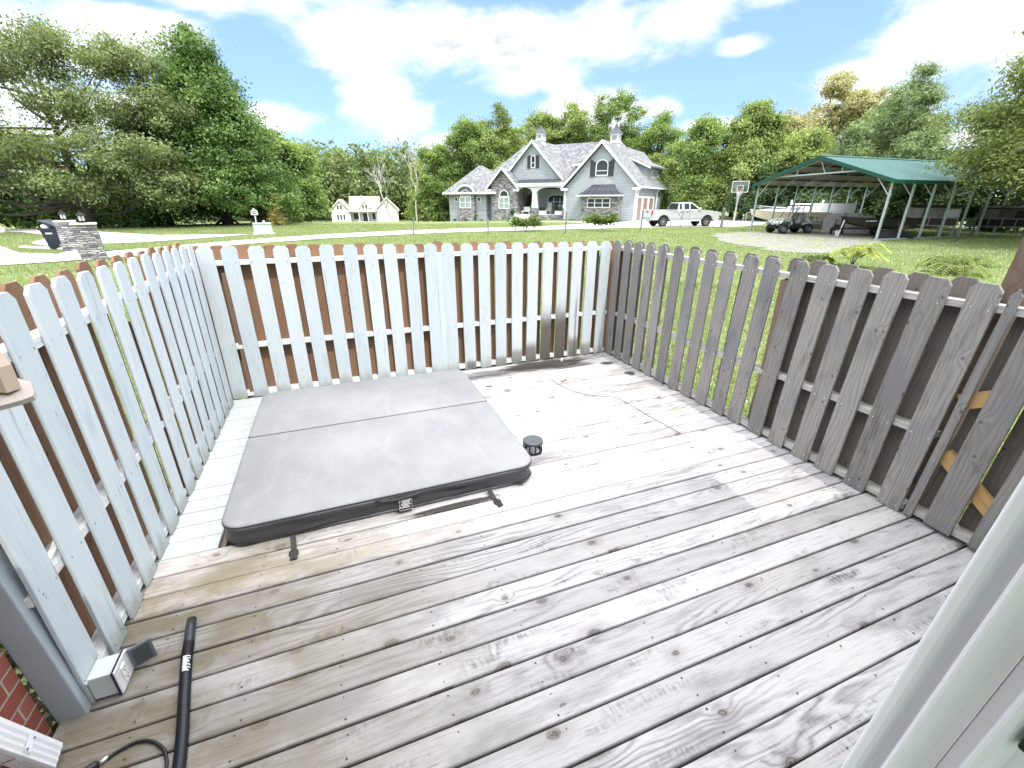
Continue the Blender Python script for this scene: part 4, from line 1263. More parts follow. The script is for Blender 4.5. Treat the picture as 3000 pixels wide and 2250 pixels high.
# small centre dormer
d2 = MB(); d2.box(-8.7, -7.0, 2.9, 6.5, 5.2, 6.0); d2o = d2.build('dormer', M_SIDING, house)
MB().prism([(2.6, 6.02), (2.6, 6.14), (6.6, 6.95), (6.6, 6.85)], 'x', -8.95, -6.8).build('dormer_roof', M_DARKM, d2o)
MB().box(-8.95, -6.8, 2.55, 2.598, 5.88, 6.13).build('dormer_trim', M_TRIM, d2o)
window(house, -8.2, -7.5, 5.3, 5.85, 2.9, 0, 1, 1)
for x, y, z, s in ((-13.5, 3.0, 8.15, 1.), (-3.9, 3.0, 7.35, 1.1)):
    c = MB(); c.box(x-.42*s, x+.42*s, y-.42*s, y+.42*s, z, z+1.55*s); c.box(x-.5*s, x+.5*s, y-.5*s, y+.5*s, z+.75, z+.86); c.box(x-.5*s, x+.5*s, y-.5*s, y+.5*s, z+1.45*s, z+1.6*s)
    co = c.build('cupola', M_TRIM, house)
    cr = MB()
    for a, b, za, zb in ((.62, .40, 1.60, 1.80), (.40, .2, 1.80, 2.08), (.2, .01, 2.08, 2.48)):
        q = [[(x+sx*k*s, y+sy*k*s, z+zz*s) for sx, sy in ((-1, -1), (1, -1), (1, 1), (-1, 1))] for k, zz in ((a, za), (b, zb))]
        for i in range(4): cr.quad(q[0][i], q[0][(i+1) % 4], q[1][(i+1) % 4], q[1][i])
    cr.build('cupola_roof', M_DARKM, co)
    for dx, dy in ((0, -.425), (.425, 0)):
        MB().box(x+dx*s-(.26*s if dx == 0 else .006), x+dx*s+(.26*s if dx == 0 else .006), y+dy*s-(.26*s if dy == 0 else .006), y+dy*s+(.26*s if dy == 0 else .006), z+.95*s, z+1.35*s).build('louver', simple('louver_grey', (.30, .32, .34), .6) if 'louver_grey' not in MATS else bpy.data.materials['louver_grey'], co)
vn = MB()
for x in (-25.1, -22.9, -20.6): vn.box(x-.25, x+.25, -.42 if x == -22.9 else -.02, -.36 if x == -22.9 else .05, -.55, -.3)
vn.build('foundation_vent', M_SHUT, house)

Hm = Matrix.Translation(HO) @ Matrix.Rotation(R(-52), 4, 'Z')
def HP(u, v, z=0):
    p = Hm @ Vector((u, v, z)); return (p.x, p.y, p.z)
# porch furniture
def rocker(u, v, label):
    t = thing('rocking_chair', label, 'chair', HP(u, v, .46), R(-52+10), 'rocking chairs on the porch')
    MB().box(-.27, .27, -.25, .27, .42, .46).build('seat', M_TRIM, t)
    b = MB()
    for k in range(6): b.prism([(.26, .46), (.285, .46), (.50, 1.25), (.475, 1.25)], 'x', -.25+.09*k, -.25+.09*k+.055)
    b.prism([(.475, 1.2), (.50, 1.2), (.52, 1.32), (.495, 1.32)], 'x', -.29, .29)
    b.build('backrest', M_TRIM, t)
    for s in (-1, 1):
        MB().box(s*.30-.04, s*.30+.04, -.28, .36, .64, .67).build('arm', M_TRIM, t)
        MB().tube([(s*.27, -.5, .09), (s*.27, -.2, .02), (s*.27, .2, .02), (s*.27, .62, .10)], .022, 5).build('rocker', M_TRIM, t)
        for y in (-.24, .26): MB().box(s*.27-.025, s*.27+.025, y-.025, y+.025, .03, .64).build('leg', M_TRIM, t)
rocker(-11.3, 1.3, 'white rocking chair beside the porch column of the grey house')
rocker(-8.9, 1.3, 'white rocking chair nearest the garage wall on the porch')
M_LEAFD = leaf_mat('shrub_leaf', (.035, .075, .018), (.09, .15, .035), .3)
def leaf_cloud(name, mat, cents, nrm, size, asp, rng, parent=None, smin=.65, fold=.0, loc=None):
    """many leaf-shaped quads in one mesh"""
    n = len(cents)
    nrm = nrm/np.maximum(np.linalg.norm(nrm, axis=1, keepdims=True), 1e-6)
    a = rng.normal(size=(n, 3)); t = np.cross(nrm, a); t /= np.maximum(np.linalg.norm(t, axis=1, keepdims=True), 1e-6)
    b = np.cross(nrm, t)
    s = (size*rng.uniform(smin, 1.25, n))[:, None]
    co = np.empty((n, 4, 3), np.float32)
    co[:, 0] = cents+t*s*.5; co[:, 1] = cents+b*s*.5*asp+nrm*s*fold; co[:, 2] = cents-t*s*.5; co[:, 3] = cents-b*s*.5*asp+nrm*s*fold
    me = bpy.data.meshes.new(name)
    me.vertices.add(n*4); me.vertices.foreach_set('co', co.ravel())
    me.loops.add(n*4); me.loops.foreach_set('vertex_index', np.arange(n*4, dtype=np.int32))
    me.polygons.add(n); me.polygons.foreach_set('loop_start', np.arange(0, n*4, 4, dtype=np.int32))
    me.materials.append(mat)
    me.update(calc_edges=True)
    o = bpy.data.objects.new(name, me); COL.objects.link(o)
    if parent is not None: o.parent = parent
    if loc is not None: o.location = loc
    return o
rng = np.random.default_rng(3)
_p, _g = LEAF_LITTER
tag(leaf_cloud('leaf_litter', leaf_mat('dry_leaf', (.05, .05, .025), (.20, .19, .12), .2), _p, _g.normal(size=_p.shape), .05, .6, _g), 'dry leaves caught in the gap between brick wall and corner post', 'leaves', kind='stuff')
def ball(n, c, r, rng):
    d = rng.normal(size=(n, 3)); d /= np.linalg.norm(d, axis=1, keepdims=True)
    return np.array(c)+d*np.array(r)*rng.uniform(.35, 1, (n, 1))**.5, d
def planter(u, v, wd, label, plant=True):
    t = thing('planter_box', label, 'planter', HP(u, v, .46), R(-52), 'white planters on the porch')
    MB().box(-wd/2, wd/2, -.2, .2, .0, .42).build('box', M_TRIM, t)
    if plant:
        p, d = ball(260, (0, 0, .6), (wd*.42, .2, .28), rng); leaf_cloud('plant', M_LEAFD, p, d, .13, .5, rng, t)
planter(-11.7, .35, 1.15, 'white planter box at the porch edge beside the column')
planter(-9.2, .35, 1.35, 'white planter box at the porch edge near the garage wall')
bn = thing('porch_bench', 'white bench with a grey cushion beside the dark front door', 'bench', HP(-14.1, .6, .46), R(-52))
MB().box(-.6, .6, -.2, .3, .28, .40).build('seat', M_TRIM, bn); MB().box(-.5, .5, .22, .30, .40, .85).build('backrest', M_TRIM, bn)
for x in (-.55, .45):
    for y in (-.18, .2): MB().box(x, x+.1, y, y+.08, 0, .28).build('leg', M_TRIM, bn)
def potted(u, v, z, label, name='potted_topiary'):
    t = thing(name, label, 'plant', HP(u, v, z), 0)
    MB().lathe([(.16, 0), (.22, .36), (.24, .38), (.2, .38), (0, .34)], 12).build('pot', M_SHUT, t)
    p, d = ball(500, (0, 0, .85), (.3, .3, .5), rng); leaf_cloud('foliage', M_LEAFD, p, d, .13, .6, rng, t)
potted(-15.35, -.75, -.15, 'dark clipped shrub in a pot before the stone entry wall')
potted(-13.1, .3, .46, 'potted bush on the porch between bench and column')
potted(-10.2, 1.0, .46, 'small potted plant between the two rocking chairs')
def bush(name, label, loc, r, n, mat, size, group=None, cat='bush'):
    t = thing(name, label, cat, loc, 0, group)
    p = []; dd = []
    k = max(3, n//140)
    cs, cd = ball(k, (0, 0, r[2]*.9), (r[0]*.75, r[1]*.75, r[2]*.8), rng)
    for c in cs:
        q, d = ball(n//k, c, (r[0]*.42, r[1]*.42, r[2]*.42), rng); p.append(q); dd.append(d)
    p = np.concatenate(p); dd = np.concatenate(dd); keep = p[:, 2] > -.05
    leaf_cloud('foliage', mat, p[keep], dd[keep]+np.array([0, 0, .4]), size, .6, rng, t)
    s = MB()
    for c in cs[:7]: s.tube([(0, 0, 0), tuple(c*.5+rng.normal(size=3)*.05), tuple(c)], [.03, .02, .008], 5)
    s.build('stem', bark_mat('shrub_stem', (.12, .09, .06), (.2, .16, .12)) if 'shrub_stem' not in MATS else bpy.data.materials['shrub_stem'], t)
    return t
M_LEAFY = leaf_mat('bright_shrub_leaf', (.10, .17, .03), (.24, .28, .06), .4)
bush('small_bush', 'small green bush at the foot of the bay of the grey house', HP(-21.1, -.7, -.45), (.45, .4, .45), 500, M_LEAFD, .12)
bush('small_bush', 'small dark bush at the far corner of the grey house', HP(-26.6, -.4, -.5), (.6, .5, .7), 600, M_LEAFD, .13)
# ------------------------------------------------------------------ pickup truck (local x forward, y left)
M_PAINT = simple('silver_car_paint', (.60, .62, .63), .25, .35, var=.04, spec=.6, **{'Coat Weight': .6, 'Coat Roughness': .08})
M_TYRE = simple('tyre_rubber', (.016, .016, .017), .8, var=.2)
M_RIM = simple('alloy_rim', (.55, .55, .56), .3, .8)
M_CHROME = simple('chrome', (.75, .75, .76), .15, .95)
M_RED = simple('red_lamp_glass', (.45, .012, .012), .2)
M_CLEAR = simple('clear_lamp_glass', (.6, .62, .63), .12, .2)
M_UNDER = simple('underbody_black', (.010, .010, .011), .7)
M_STEEL = simple('galvanised_steel', (.50, .53, .55), .45, .5, var=.15)
def wheel(parent, x, y, r, w, spokes=6, rim=.62, name='wheel', side=-1):
    """side: the direction of y the outer face looks to"""
    t = bpy.data.objects.new(name, None); COL.objects.link(t); t.parent = parent; t.location = (x, y, r)
    M = Matrix.Rotation(-PI/2*side, 4, 'X')
    MB().lathe([(r*.60, -w/2), (r*.92, -w/2), (r, -w*.36), (r, w*.36), (r*.93, w/2), (r*.64, w/2), (r*.60, w*.40)], 28, M, caps=False).build('tyre', M_TYRE, t, smooth=True)
    rm = MB()
    rm.lathe([(r*.60, -w*.4), (r*rim, w*.42), (r*(rim-.05), w*.44), (r*(rim-.08), w*.25)], 28, M, caps=False)
    rm.lathe([(0, w*.36), (r*.16, w*.36), (r*.18, w*.28), (r*.18, 0)], 16, M)
    for k in range(spokes):
        a = 2*PI*k/spokes
        Q = M @ Matrix.Rotation(a, 4, 'Z')
        rm.box(r*.12, r*(rim-.02), -r*.07, r*.07, w*.22, w*.36, Q)
    rm.build('rim', M_RIM, t)
    MB().lathe([(0, w*.05), (r*.59, w*.05)], 24, M, caps=False).build('brake', M_UNDER, t)
    return t
TR = thing('pickup_truck', 'silver crew-cab pickup truck parked on the driveway before the grey house', 'truck', (28.15, 32.85, gz(28, 33)+.035), R(-12))
def body_side(pts_top, xs_w, wr, zb):
    """side outline with round wheel openings along the sill"""
    out = list(pts_top)
    bot = []
    x = out[0][0]
    for cx in xs_w:
        bot.append((cx-wr-.0, zb))
        for k in range(1, 10):
            a = PI-PI*k/10
            bot.append((cx+wr*math.cos(a), max(zb, .40+wr*math.sin(a)*1.0)))
        bot.append((cx+wr, zb))
    return out, bot
WB0, WB1 = -1.98, 1.95
def truck_profile(front, rear, zt_r, zt_f, zb):
    pts = [(rear, zb)]
    for cx in (WB0, WB1):
        wr = .52
        for k in range(0, 11):
            a = PI-PI*k/10
            pts.append((cx+wr*math.cos(a), max(zb, .42+wr*math.sin(a))))
    pts += [(front-.05, zb), (front, .55), (front, 1.02), (front-.06, 1.16), (front-.20, 1.215), (1.35, 1.30), (1.2, 1.32), (-.78, 1.30), (-.80, 1.335), (rear+.02, 1.335), (rear, 1.30), (rear, zb)]
    return pts[:-1]
for s in (-1, 1):
    b = MB(); b.prism(truck_profile(2.98, -3.0, 1.32, 1.2, .52), 'y', s*.62, s*.985)
    b.build('side_panel', M_PAINT, TR)
b = MB()
b.box(-2.95, -.8, -.62, .62, .68, .72); b.box(-2.99, -2.93, -.62, .62, .62, 1.33)
b.build('bed', M_PAINT, TR)
tgt = MB().box(-3.03, -2.992, -.72, .72, .66, 1.31, ch=.012).build('tailgate', M_PAINT, TR)
MB().box(-3.045, -3.032, -.20, .20, 1.10, 1.20).build('handle', M_UNDER, tgt)
c = MB(); c.box(-.78, 2.55, -.62, .62, .60, 1.25); c.box(2.55, 2.96, -.62, .62, .6, 1.1)
c.build('cab_floor', M_UNDER, TR)
hd_ = MB()
hd_.add([(1.25, -.98, 1.315), (2.80, -.98, 1.20), (2.93, -.90, 1.10), (2.93, .90, 1.10), (2.80, .98, 1.20), (1.25, .98, 1.315), (1.25, 0, 1.36), (2.75, 0, 1.26)], [(0, 1, 7, 6), (6, 7, 4, 5), (1, 2, 3, 4, 7)])
hd_.build('bonnet', M_PAINT, TR)
# greenhouse
cab = [(-.78, 1.29), (1.42, 1.29), (.62, 1.84), (.38, 1.905), (-.45, 1.905), (-.66, 1.86)]
W0, W1 = .93, .74
cm = MB()
lo = [(x, z) for x, z in cab]
def wy(z): return W0+(W1-W0)*(z-1.29)/(1.905-1.29)
for s in (-1, 1):
    cm.v += [(x, s*wy(z), z) for x, z in cab]
n = len(cab)
cm.f += [tuple(range(n)), tuple(range(2*n-1, n-1, -1))]+[(i, n+i, n+(i+1) % n, (i+1) % n) for i in range(n)]
cm.build('cab', M_PAINT, TR)
M_CARGL = glass_mat('car_glass', (.018, .02, .022))
for s in (-1, 1):
    for pts in ([(-.62, 1.36), (-.60, 1.79), (-.30, 1.82), (-.30, 1.36)], [(-.20, 1.36), (-.20, 1.82), (.24, 1.82), (.24, 1.36)], [(.34, 1.36), (.34, 1.82), (.52, 1.80), (1.15, 1.37)])[1:] if True else ():
        m = MB(); vs = [(x, s*(wy(z)+.006), z) for x, z in pts]; m.add(vs, [(0, 1, 2, 3) if s > 0 else (3, 2, 1, 0)])
        m.build('side_window', M_CARGL, TR)
    m = MB(); vs = [(x, s*(wy(z)+.006), z) for x, z in ((-.66, 1.36), (-.60, 1.80), (-.42, 1.83), (-.42, 1.36))]; m.add(vs, [(0, 1, 2, 3)]); m.build('quarter_window', M_CARGL, TR)
m = MB(); m.add([(1.40-.0, -.80, 1.315), (1.40, .80, 1.315), (.66, .66, 1.825), (.66, -.66, 1.825)], [(0, 1, 2, 3)]); m.v = [(x+.012, y, z+.012) for x, y, z in m.v]; m.build('windscreen', M_CARGL, TR)
m = MB(); m.add([(-.79, -.80, 1.36), (-.79, .80, 1.36), (-.69, .68, 1.83), (-.69, -.68, 1.83)], [(3, 2, 1, 0)]); m.build('rear_window', M_CARGL, TR)
MB().box(-2.9, -.85, -.60, .60, 1.30, 1.325).build('bed_cover', M_UNDER, TR)
for s in (-1, 1):
    MB().box(-3.02, -2.90, s*.84-.14, s*.84+.148, .92, 1.29, ch=.02).build('tail_lamp', M_RED, TR)
    MB().box(2.86, 2.995, s*.80-.15, s*.80+.165, .92, 1.10, ch=.02).build('headlight', M_CLEAR, TR)
    MB().box(1.05, 1.25, s*.99-(.10 if s < 0 else -.02), s*.99+(.10 if s > 0 else -.02), 1.30, 1.50, ch=.02).build('mirror', M_PAINT, TR)
    MB().tube([(-1.35, s*.99, .48), (1.35, s*.99, .48)], .05, 8).build('step_bar', M_CHROME, TR)
    for cx in (WB0, WB1):
        MB().box(cx-.5, cx+.5, s*.45-.17, s*.45+.17, .42, 1.0).build('wheel_well', M_UNDER, TR)
    for cx in (-.34, .28):
        MB().box(cx-.01, cx+.002, s*.9865-.002, s*.9865+.001, .60, 1.29).build('door_seam', M_UNDER, TR)
        MB().box(cx-.28, cx-.06, s*.99-.012, s*.99+.012, 1.13, 1.17).build('door_handle', M_CHROME, TR)
    MB().box(-1.5, 1.45, s*.987-.003, s*.987+.003, .585, .62).build('side_moulding', M_CHROME, TR)
MB().box(-3.16, -3.02, -.96, .96, .50, .68, ch=.03).build('bumper', M_CHROME, TR)
MB().box(2.95, 3.10, -.96, .96, .50, .74, ch=.03).build('bumper', M_CHROME, TR)
MB().box(2.93, 3.0, -.6, .6, .74, 1.08).build('grille', M_CHROME, TR)
MB().box(-2.9, 2.9, -.5, .5, .42, .60).build('chassis', M_UNDER, TR)
for cx in (WB0, WB1):
    wheel(TR, cx, -.84, .405, .27, 6, side=-1); wheel(TR, cx, .84, .405, .27, 6, side=1)

# ------------------------------------------------------------------ camouflage utility vehicle (faces -x)
t, M_CAMO = newmat('camouflage_paint')
P_ = t.obj(); n1 = t.noise(P_, 3.2, 2, .5, .8); n2 = t.noise(t.map(P_, (1, 1, 1), (7, 3, 1)), 4.5, 2, .5, .8)
cc_ = t.mix(t.m('GREATER_THAN', n1, .53), (.30, .32, .29, 1), (.10, .115, .085, 1)); cc_ = t.mix(t.m('GREATER_THAN', n2, .60), cc_, (.42, .44, .42, 1)); cc_ = t.mix(t.m('LESS_THAN', n2, .36), cc_, (.03, .032, .028, 1))
t.out(cc_, .5)
ATV = thing('utility_vehicle', 'camouflage two-seat utility vehicle with a roll cage parked under the carport front', 'utility vehicle', (29.35, 23.25, gz(29.3, 23.2)+.02), R(180-12))
A = MB()
A.prism([(.25, .58), (1.28, .52), (1.34, .66), (1.22, .80), (.75, .97), (.32, 1.00)], 'y', -.46, .46)
A.build('bonnet', M_CAMO, ATV)
for s in (-1, 1):
    f = MB(); pts = [(.38, .60), (.42, .78), (.62, .92), (1.05, .88), (1.26, .74), (1.28, .64), (1.15, .72), (.95, .78), (.72, .78), (.55, .70), (.48, .56)]
    f.prism(pts, 'y', s*.45, s*.70); f.build('front_fender', M_CAMO, ATV)
    g = MB(); g.prism([(-.42, .55), (-.52, .74), (-.72, .80), (-1.1, .78), (-1.3, .66), (-1.15, .70), (-.75, .70), (-.55, .62)], 'y', s*.42, s*.70); g.build('rear_fender', M_CAMO, ATV)
    MB().lathe([(0, 0), (.075, 0), (.085, -.05)], 14, Matrix.Translation((1.24, s*.34, .76)) @ Matrix.Rotation(PI/2, 4, 'Y')).build('headlight', M_CLEAR, ATV)
    d = MB(); d.prism([(-.42, .36), (.40, .36), (.46, .52), (.36, .95), (.30, .95), (.18, .64), (-.30, .64), (-.42, .5)], 'y', s*.60, s*.66); d.build('side_panel', M_UNDER, ATV)
    cg = MB()
    cg.tube(spline([(.42, s*.60, .95), (.10, s*.58, 1.55), (-.02, s*.56, 1.72), (-.62, s*.56, 1.74), (-.74, s*.58, 1.60), (-.66, s*.62, .70)], 6), .024, 8)
    cg.tube([(-.25, s*.62, .66), (-.32, s*.56, 1.73)], .022, 8)
    cg.build('roll_cage', M_UNDER, ATV)
    MB().tube([(.62, s*.50, .95), (.04, s*.54, 1.66)], .012, 6).build('windscreen_pillar', M_STEEL, ATV)
    MB().box(-.48, .0, s*.30-.24, s*.30+.24, .62, .74, ch=.03).build('seat', simple('seat_camo_grey', (.16, .165, .15), .8, var=.35, scale=14) if 'seat_camo_grey' not in MATS else bpy.data.materials['seat_camo_grey'], ATV)
    MB().prism([(-.46, .72), (-.34, .72), (-.50, 1.28), (-.62, 1.26)], 'y', s*.30-.24, s*.30+.24).build('backrest', bpy.data.materials['seat_camo_grey'], ATV)
    for x in (.95, -.92): wheel(ATV, x, s*.60, .315, .24, 5, .52, side=s)
rf_ = MB(); rf_.box(-.78, .22, -.60, .60, 1.74, 1.80, ch=.02); rf_.build('roof', M_UNDER, ATV)
cbm = MB(); cbm.box(-1.42, -.58, -.66, .66, .72, .78)
cbm.box(-1.44, -1.40, -.66, .66, .782, 1.06); cbm.box(-.62, -.58, -.66, .66, .782, 1.06); cbm.box(-1.39, -.63, .62, .66, .782, 1.06); cbm.box(-1.39, -.63, -.66, -.62, .782, 1.06)
cbm.build('cargo_bed', M_CAMO, ATV)
MB().tube([(.30, .30, .92), (.16, .30, 1.04)], .018, 6).lathe([(.16, -.01), (.175, 0), (.16, .01)], 18, Matrix.Translation((.12, .30, 1.06)) @ Matrix.Rotation(R(-50), 4, 'Y'), caps=False).build('steering_wheel', M_UNDER, ATV)
ch_ = MB(); ch_.box(-1.2, 1.15, -.40, .40, .30, .40); ch_.box(1.15, 1.32, -.30, .30, .36, .58)
for x in (.95, -.92): ch_.tube([(x, -.55, .315), (x, .55, .315)], .035, 6)
ch_.build('chassis', M_UNDER, ATV)
MB().box(1.30, 1.345, -.12, .12, .56, .62).build('grille_badge', M_CLEAR, ATV)
tl = MB(); tl.tube([(1.26, -.34, .40), (1.36, -.3, .55), (1.36, .3, .55), (1.26, .34, .40)], .02, 6); tl.build('bull_bar', M_UNDER, ATV)

# ------------------------------------------------------------------ carport
M_GREENM = simple('green_metal_roofing', (.036, .112, .096), .42, .1, var=.10, scale=2)
M_GREENT = simple('dark_green_trim', (.012, .075, .052), .45, .1)
M_LINER = simple('grey_roof_underside', (.28, .27, .245), .6, .2, var=.2, scale=1.5)
M_GALV = simple('pale_green_tube', (.40, .47, .46), .45, .35, var=.12)
CP = thing('carport', 'open metal carport with a green gabled roof on pale tube posts', 'carport', (0, 0, 0))
X0, X1, YS, YN, ZE, ZR = 28.45, 41.2, 17.1, 25.95, 3.08, 4.52
YM = (YS+YN)/2
xp = [28.75+1.92*k for k in range(7)]
for s, (y, nm_) in enumerate(((YS+.1, 'post'), (YN-.1, 'post'))):
    for x in xp:
        zg = gz(x, y)
        MB().box(x-.05, x+.05, y-.05, y+.05, zg-.05, ZE-.02).build('post', M_GALV, CP)
        sy = 1 if y < YM else -1
        k = MB(); k.tube([(x, y, ZE-.85), (x, y+sy*.92, ZE+.22)], .038, 4); k.build('knee_brace', M_GALV, CP)
for x in xp:
    tr = MB()
    for sy in (-1, 1):
        ye = YM+sy*(YN-YM-.1)
        tr.tube([(x, ye, ZE-.06), (x, YM, ZR-.14)], .045, 4)
    tr.build('rafter', M_STEEL if x == xp[0] else M_LINER, CP)
fr = MB(); x = xp[0]-.12
fr.tube([(x, YS+2.0, ZE+.52), (x, YN-1.4, ZE+.40)], .055, 4)
for y in (YM-1.45, YM+1.45): fr.tube([(x, y, ZE+.48), (x, y, ZR-.18-abs(y-YM)*.32)], .04, 4)
fr.tube([(x+.02, YM-.4, ZE+.5), (x+.02, YM, ZR-.25)], .03, 4)
fr.build('collar_tie', M_GALV, CP)
for s in (-1, 1):
    ye = YM+s*(YN-YM+.18); ze = ZE-.05
    m = MB(); nrib = 52
    # ribbed sheet running down the slope
    xs = []
    for k in range(nrib):
        a = X0+(X1-X0)*k/nrib; w_ = (X1-X0)/nrib
        xs += [(a, 0), (a+w_*.62, 0), (a+w_*.70, .022), (a+w_*.92, .022)]
    xs.append((X1, 0))
    base = len(m.v)
    for (xx, h) in xs:
        m.v.append((xx, ye, ze+h)); m.v.append((xx, YM, ZR+h))
    for k in range(len(xs)-1):
        a = base+2*k
        m.f.append((a, a+2, a+3, a+1) if s < 0 else (a+1, a+3, a+2, a))
    m.build('roof_sheet', M_GREENM, CP)
    lu = MB(); lu.quad((X0, ye, ze-.015), (X0, YM, ZR-.015), (X1, YM, ZR-.015), (X1, ye, ze-.015)); lu.build('roof_liner', M_LINER, CP)
    tm = MB()
    tm.prism([(ye, ze+.05), (YM, ZR+.05), (YM, ZR-.15), (ye, ze-.15)] if s < 0 else [(YM, ZR+.05), (ye, ze+.05), (ye, ze-.15), (YM, ZR-.15)], 'x', X0-.05, X0-.004)
    tm.box(X0, X1, min(ye, ye+s*.03), max(ye, ye+s*.03), ze-.16, ze+.03)
    tm.build('roof_trim', M_GREENT, CP)
    for q in (.25, .5, .75):
        y, z = ye+(YM-ye)*q, ze+(ZR-ze)*q-.07
        MB().box(X0+.05, X1, y-.04, y+.04, z-.03, z+.03).build('purlin', M_UNDER, CP)
MB().tube([(X0, YM, ZR+.03), (X1, YM, ZR+.03)], .06, 6).build('ridge_cap', M_GREENM, CP)
MB().box(X0+.2, X1, YS+.03, YS+.12, gz(34, 17)-.02, gz(34, 17)+.07).build('base_rail', M_GALV, CP)

# ------------------------------------------------------------------ under and beside the carport
def hull(L_, W, H, flare, nose, mat, parent, name='hull', flat=.0, inner=None):
    """open boat, bow towards +x"""
    m = MB(); ns, nc = 18, 9
    rings = []
    for i in range(ns+1):
        u = i/ns; x = -L_/2+L_*u
        w = W/2*(1-max(0, (u-nose)/(1-nose))**2.2*(1-flat))
        keel = H*.62*max(0, (u-.62)/.38)**2
        sheer = H*(1+.22*max(0, (u-.5)/.5)**2)
        ring = []
        for k in range(nc):
            a = -1+2*k/(nc-1)
            s = abs(a)
            zz = keel+(sheer-keel)*(max(0, s-.45)/.55)**1.1
            yy = math.copysign(w*(min(1, s/.5)*flare+(1-flare)*max(0, (s-.5)/.5)), a) if s > 0 else 0
            ring.append((x+(.10*L_*max(0, (u-.7)/.3)*(s**2)*.4), yy, zz))
        rings.append(ring)
    for r in rings: m.v += r
    for i in range(ns):
        for k in range(nc-1):
            m.f.append((i*nc+k, i*nc+k+1, (i+1)*nc+k+1, (i+1)*nc+k)[::-1])
    m.f.append(tuple(range(nc)))
    m.f.append(tuple(ns*nc+k for k in range(nc-1, -1, -1)))
    o = m.build(name, mat, parent, smooth=False)
    if inner:
        q = MB(); q.v = [(x, y*.97, z+.02) for x, y, z in m.v]
        q.f = [f[::-1] for f in m.f]
        q.build('lining', inner, o)
    g = MB()
    for sgn in (0, nc-1):
        g.tube([rings[i][sgn] for i in range(ns+1)], .025, 5)
    g.build('gunwale', mat, o)
    return o
M_JON = simple('olive_drab_hull', (.040, .038, .026), .6, var=.25)
JB = thing('jon_boat', 'dark olive flat-bottomed boat with white bow numbers on a trailer under the carport', 'boat', (31.9, 19.25, gz(32, 19)+.56), R(180-17))
JO = hull(4.3, 1.35, .50, .8, .70, M_JON, JB, flat=.45, inner=M_UNDER)
for x in (-1.2, .2, 1.3): MB().box(x-.14, x+.14, -.58, .58, .32, .37).build('bench', M_JON, JB)
nb = MB()
for i, w_ in enumerate((.05, .02, .07, .07, .06, .04)):
    x = 1.30-.115*i
    nb.box(x-w_/2-.02, x+w_/2+.01, .705, .712, .335, .41)
nb.build('bow_number', M_WPRINT, JB, rot=(0, 0, R(-3.5)))
JT = thing('boat_trailer', 'low black boat trailer with a white jack carrying the olive boat', 'trailer', (31.9, 19.25, gz(32, 19)+.02), R(180-17))
m = MB()
for s in (-1, 1): m.tube([(-2.0, s*.55, .46), (1.2, s*.5, .46), (2.9, 0, .46)], .045, 4)
for x in (-1.6, -.4, .9): m.tube([(x, -.55, .46), (x, .55, .46)], .04, 4)
m.tube([(-.6, -.75, .30), (-.6, .75, .30)], .035, 6)
m.build('frame', M_UNDER, JT)
for s in (-1, 1): wheel(JT, -.6, s*.78, .28, .18, 5, .5, side=s)
MB().tube([(2.55, .12, .0), (2.35, .12, .95)], .035, 8).build('jack', M_WPRINT, JT)
MB().box(2.2, 2.4, -.06, .06, .46, 1.0).build('winch_post', M_UNDER, JT)
# old board panels
t, M_OLDB = newmat('old_grey_boards')
P_ = t.obj(); x, y, z = t.xyz(P_)
f = t.noise(t.map(P_, (14, 14, 2)), 1, 5, .7); c_ = t.mix(f, (.42, .39, .355, 1), (.70, .67, .62, 1)); c_ = t.mix(t.m('MULTIPLY', t.step(t.noise(P_, 1.6, 5), .5, .62), .5), c_, (.15, .10, .07, 1))
t.out(c_, .85, 0, t.bump(f, .5, .01), .2)
BP = thing('board_stack', 'old grey boards leaning upright behind the olive boat', 'boards', (33.2, 21.9, gz(33, 22)), R(-35))
for i, (x, y, w_, h, tl_) in enumerate(((-1.05, .1, 1.0, 1.25, 9), (.1, .0, 1.1, 1.30, 7), (1.0, .18, .85, 1.15, 10), (.3, -.28, 1.7, .95, 12))):
    MB().box(-w_/2, w_/2, 0, .035, 0, h).build('board', M_OLDB, BP, loc=(x, y-.2, .02), rot=(R(-tl_), 0, R(4*i-6)))
# junk between utility vehicle and boat
JK = thing('garden_tiller', 'dark engine and handles of a garden tiller next to the utility vehicle', 'tiller', (31.4, 21.35, gz(31, 21)), R(30))
MB().box(-.35, .35, -.22, .22, .25, .62, ch=.05).build('engine', M_UNDER, JK)
MB().tube([(.3, .2, .6), (1.0, .25, .95), (1.15, .25, .95)], .02, 6).tube([(.3, -.2, .6), (1.0, -.25, .95), (1.15, -.25, .95)], .02, 6).build('handlebar', M_UNDER, JK)
for s in (-1, 1): wheel(JK, 0, s*.3, .22, .12, 4, .5, side=s)
BX = thing('white_bucket', 'small white bucket on the ground beside the trailer jack', 'bucket', (30.05, 20.35, gz(30, 20)+.02))
MB().lathe([(.11, 0), (.14, .30), (.15, .31), (.13, .31), (.12, .28), (0, .27)], 14).build('bucket', M_WPRINT, BX)
MB().tube([(-.14, 0, .3), (-.09, 0, .45), (.09, 0, .45), (.14, 0, .3)], .008, 5).build('bail', M_STEEL, BX)
TPL = thing('tarpaulin_heap', 'black tarpaulin heap with poles against the carport front post', 'tarpaulin', (31.2, 17.75, gz(31, 17.7)), R(-20))
m = MB(); rr = random.Random(4)
for i in range(9):
    for j in range(7):
        u, v = i/8*2-1, j/6*2-1
        h = max(0, 1-u*u*.9-v*v*.8)**.7*.55+rr.uniform(-.05, .05)
        m.v.append((u*1.1, v*.55, max(0, h)))
for i in range(8):
    for j in range(6): m.f.append((i*7+j, (i+1)*7+j, (i+1)*7+j+1, i*7+j+1))
m.build('tarpaulin', M_UNDER, TPL)
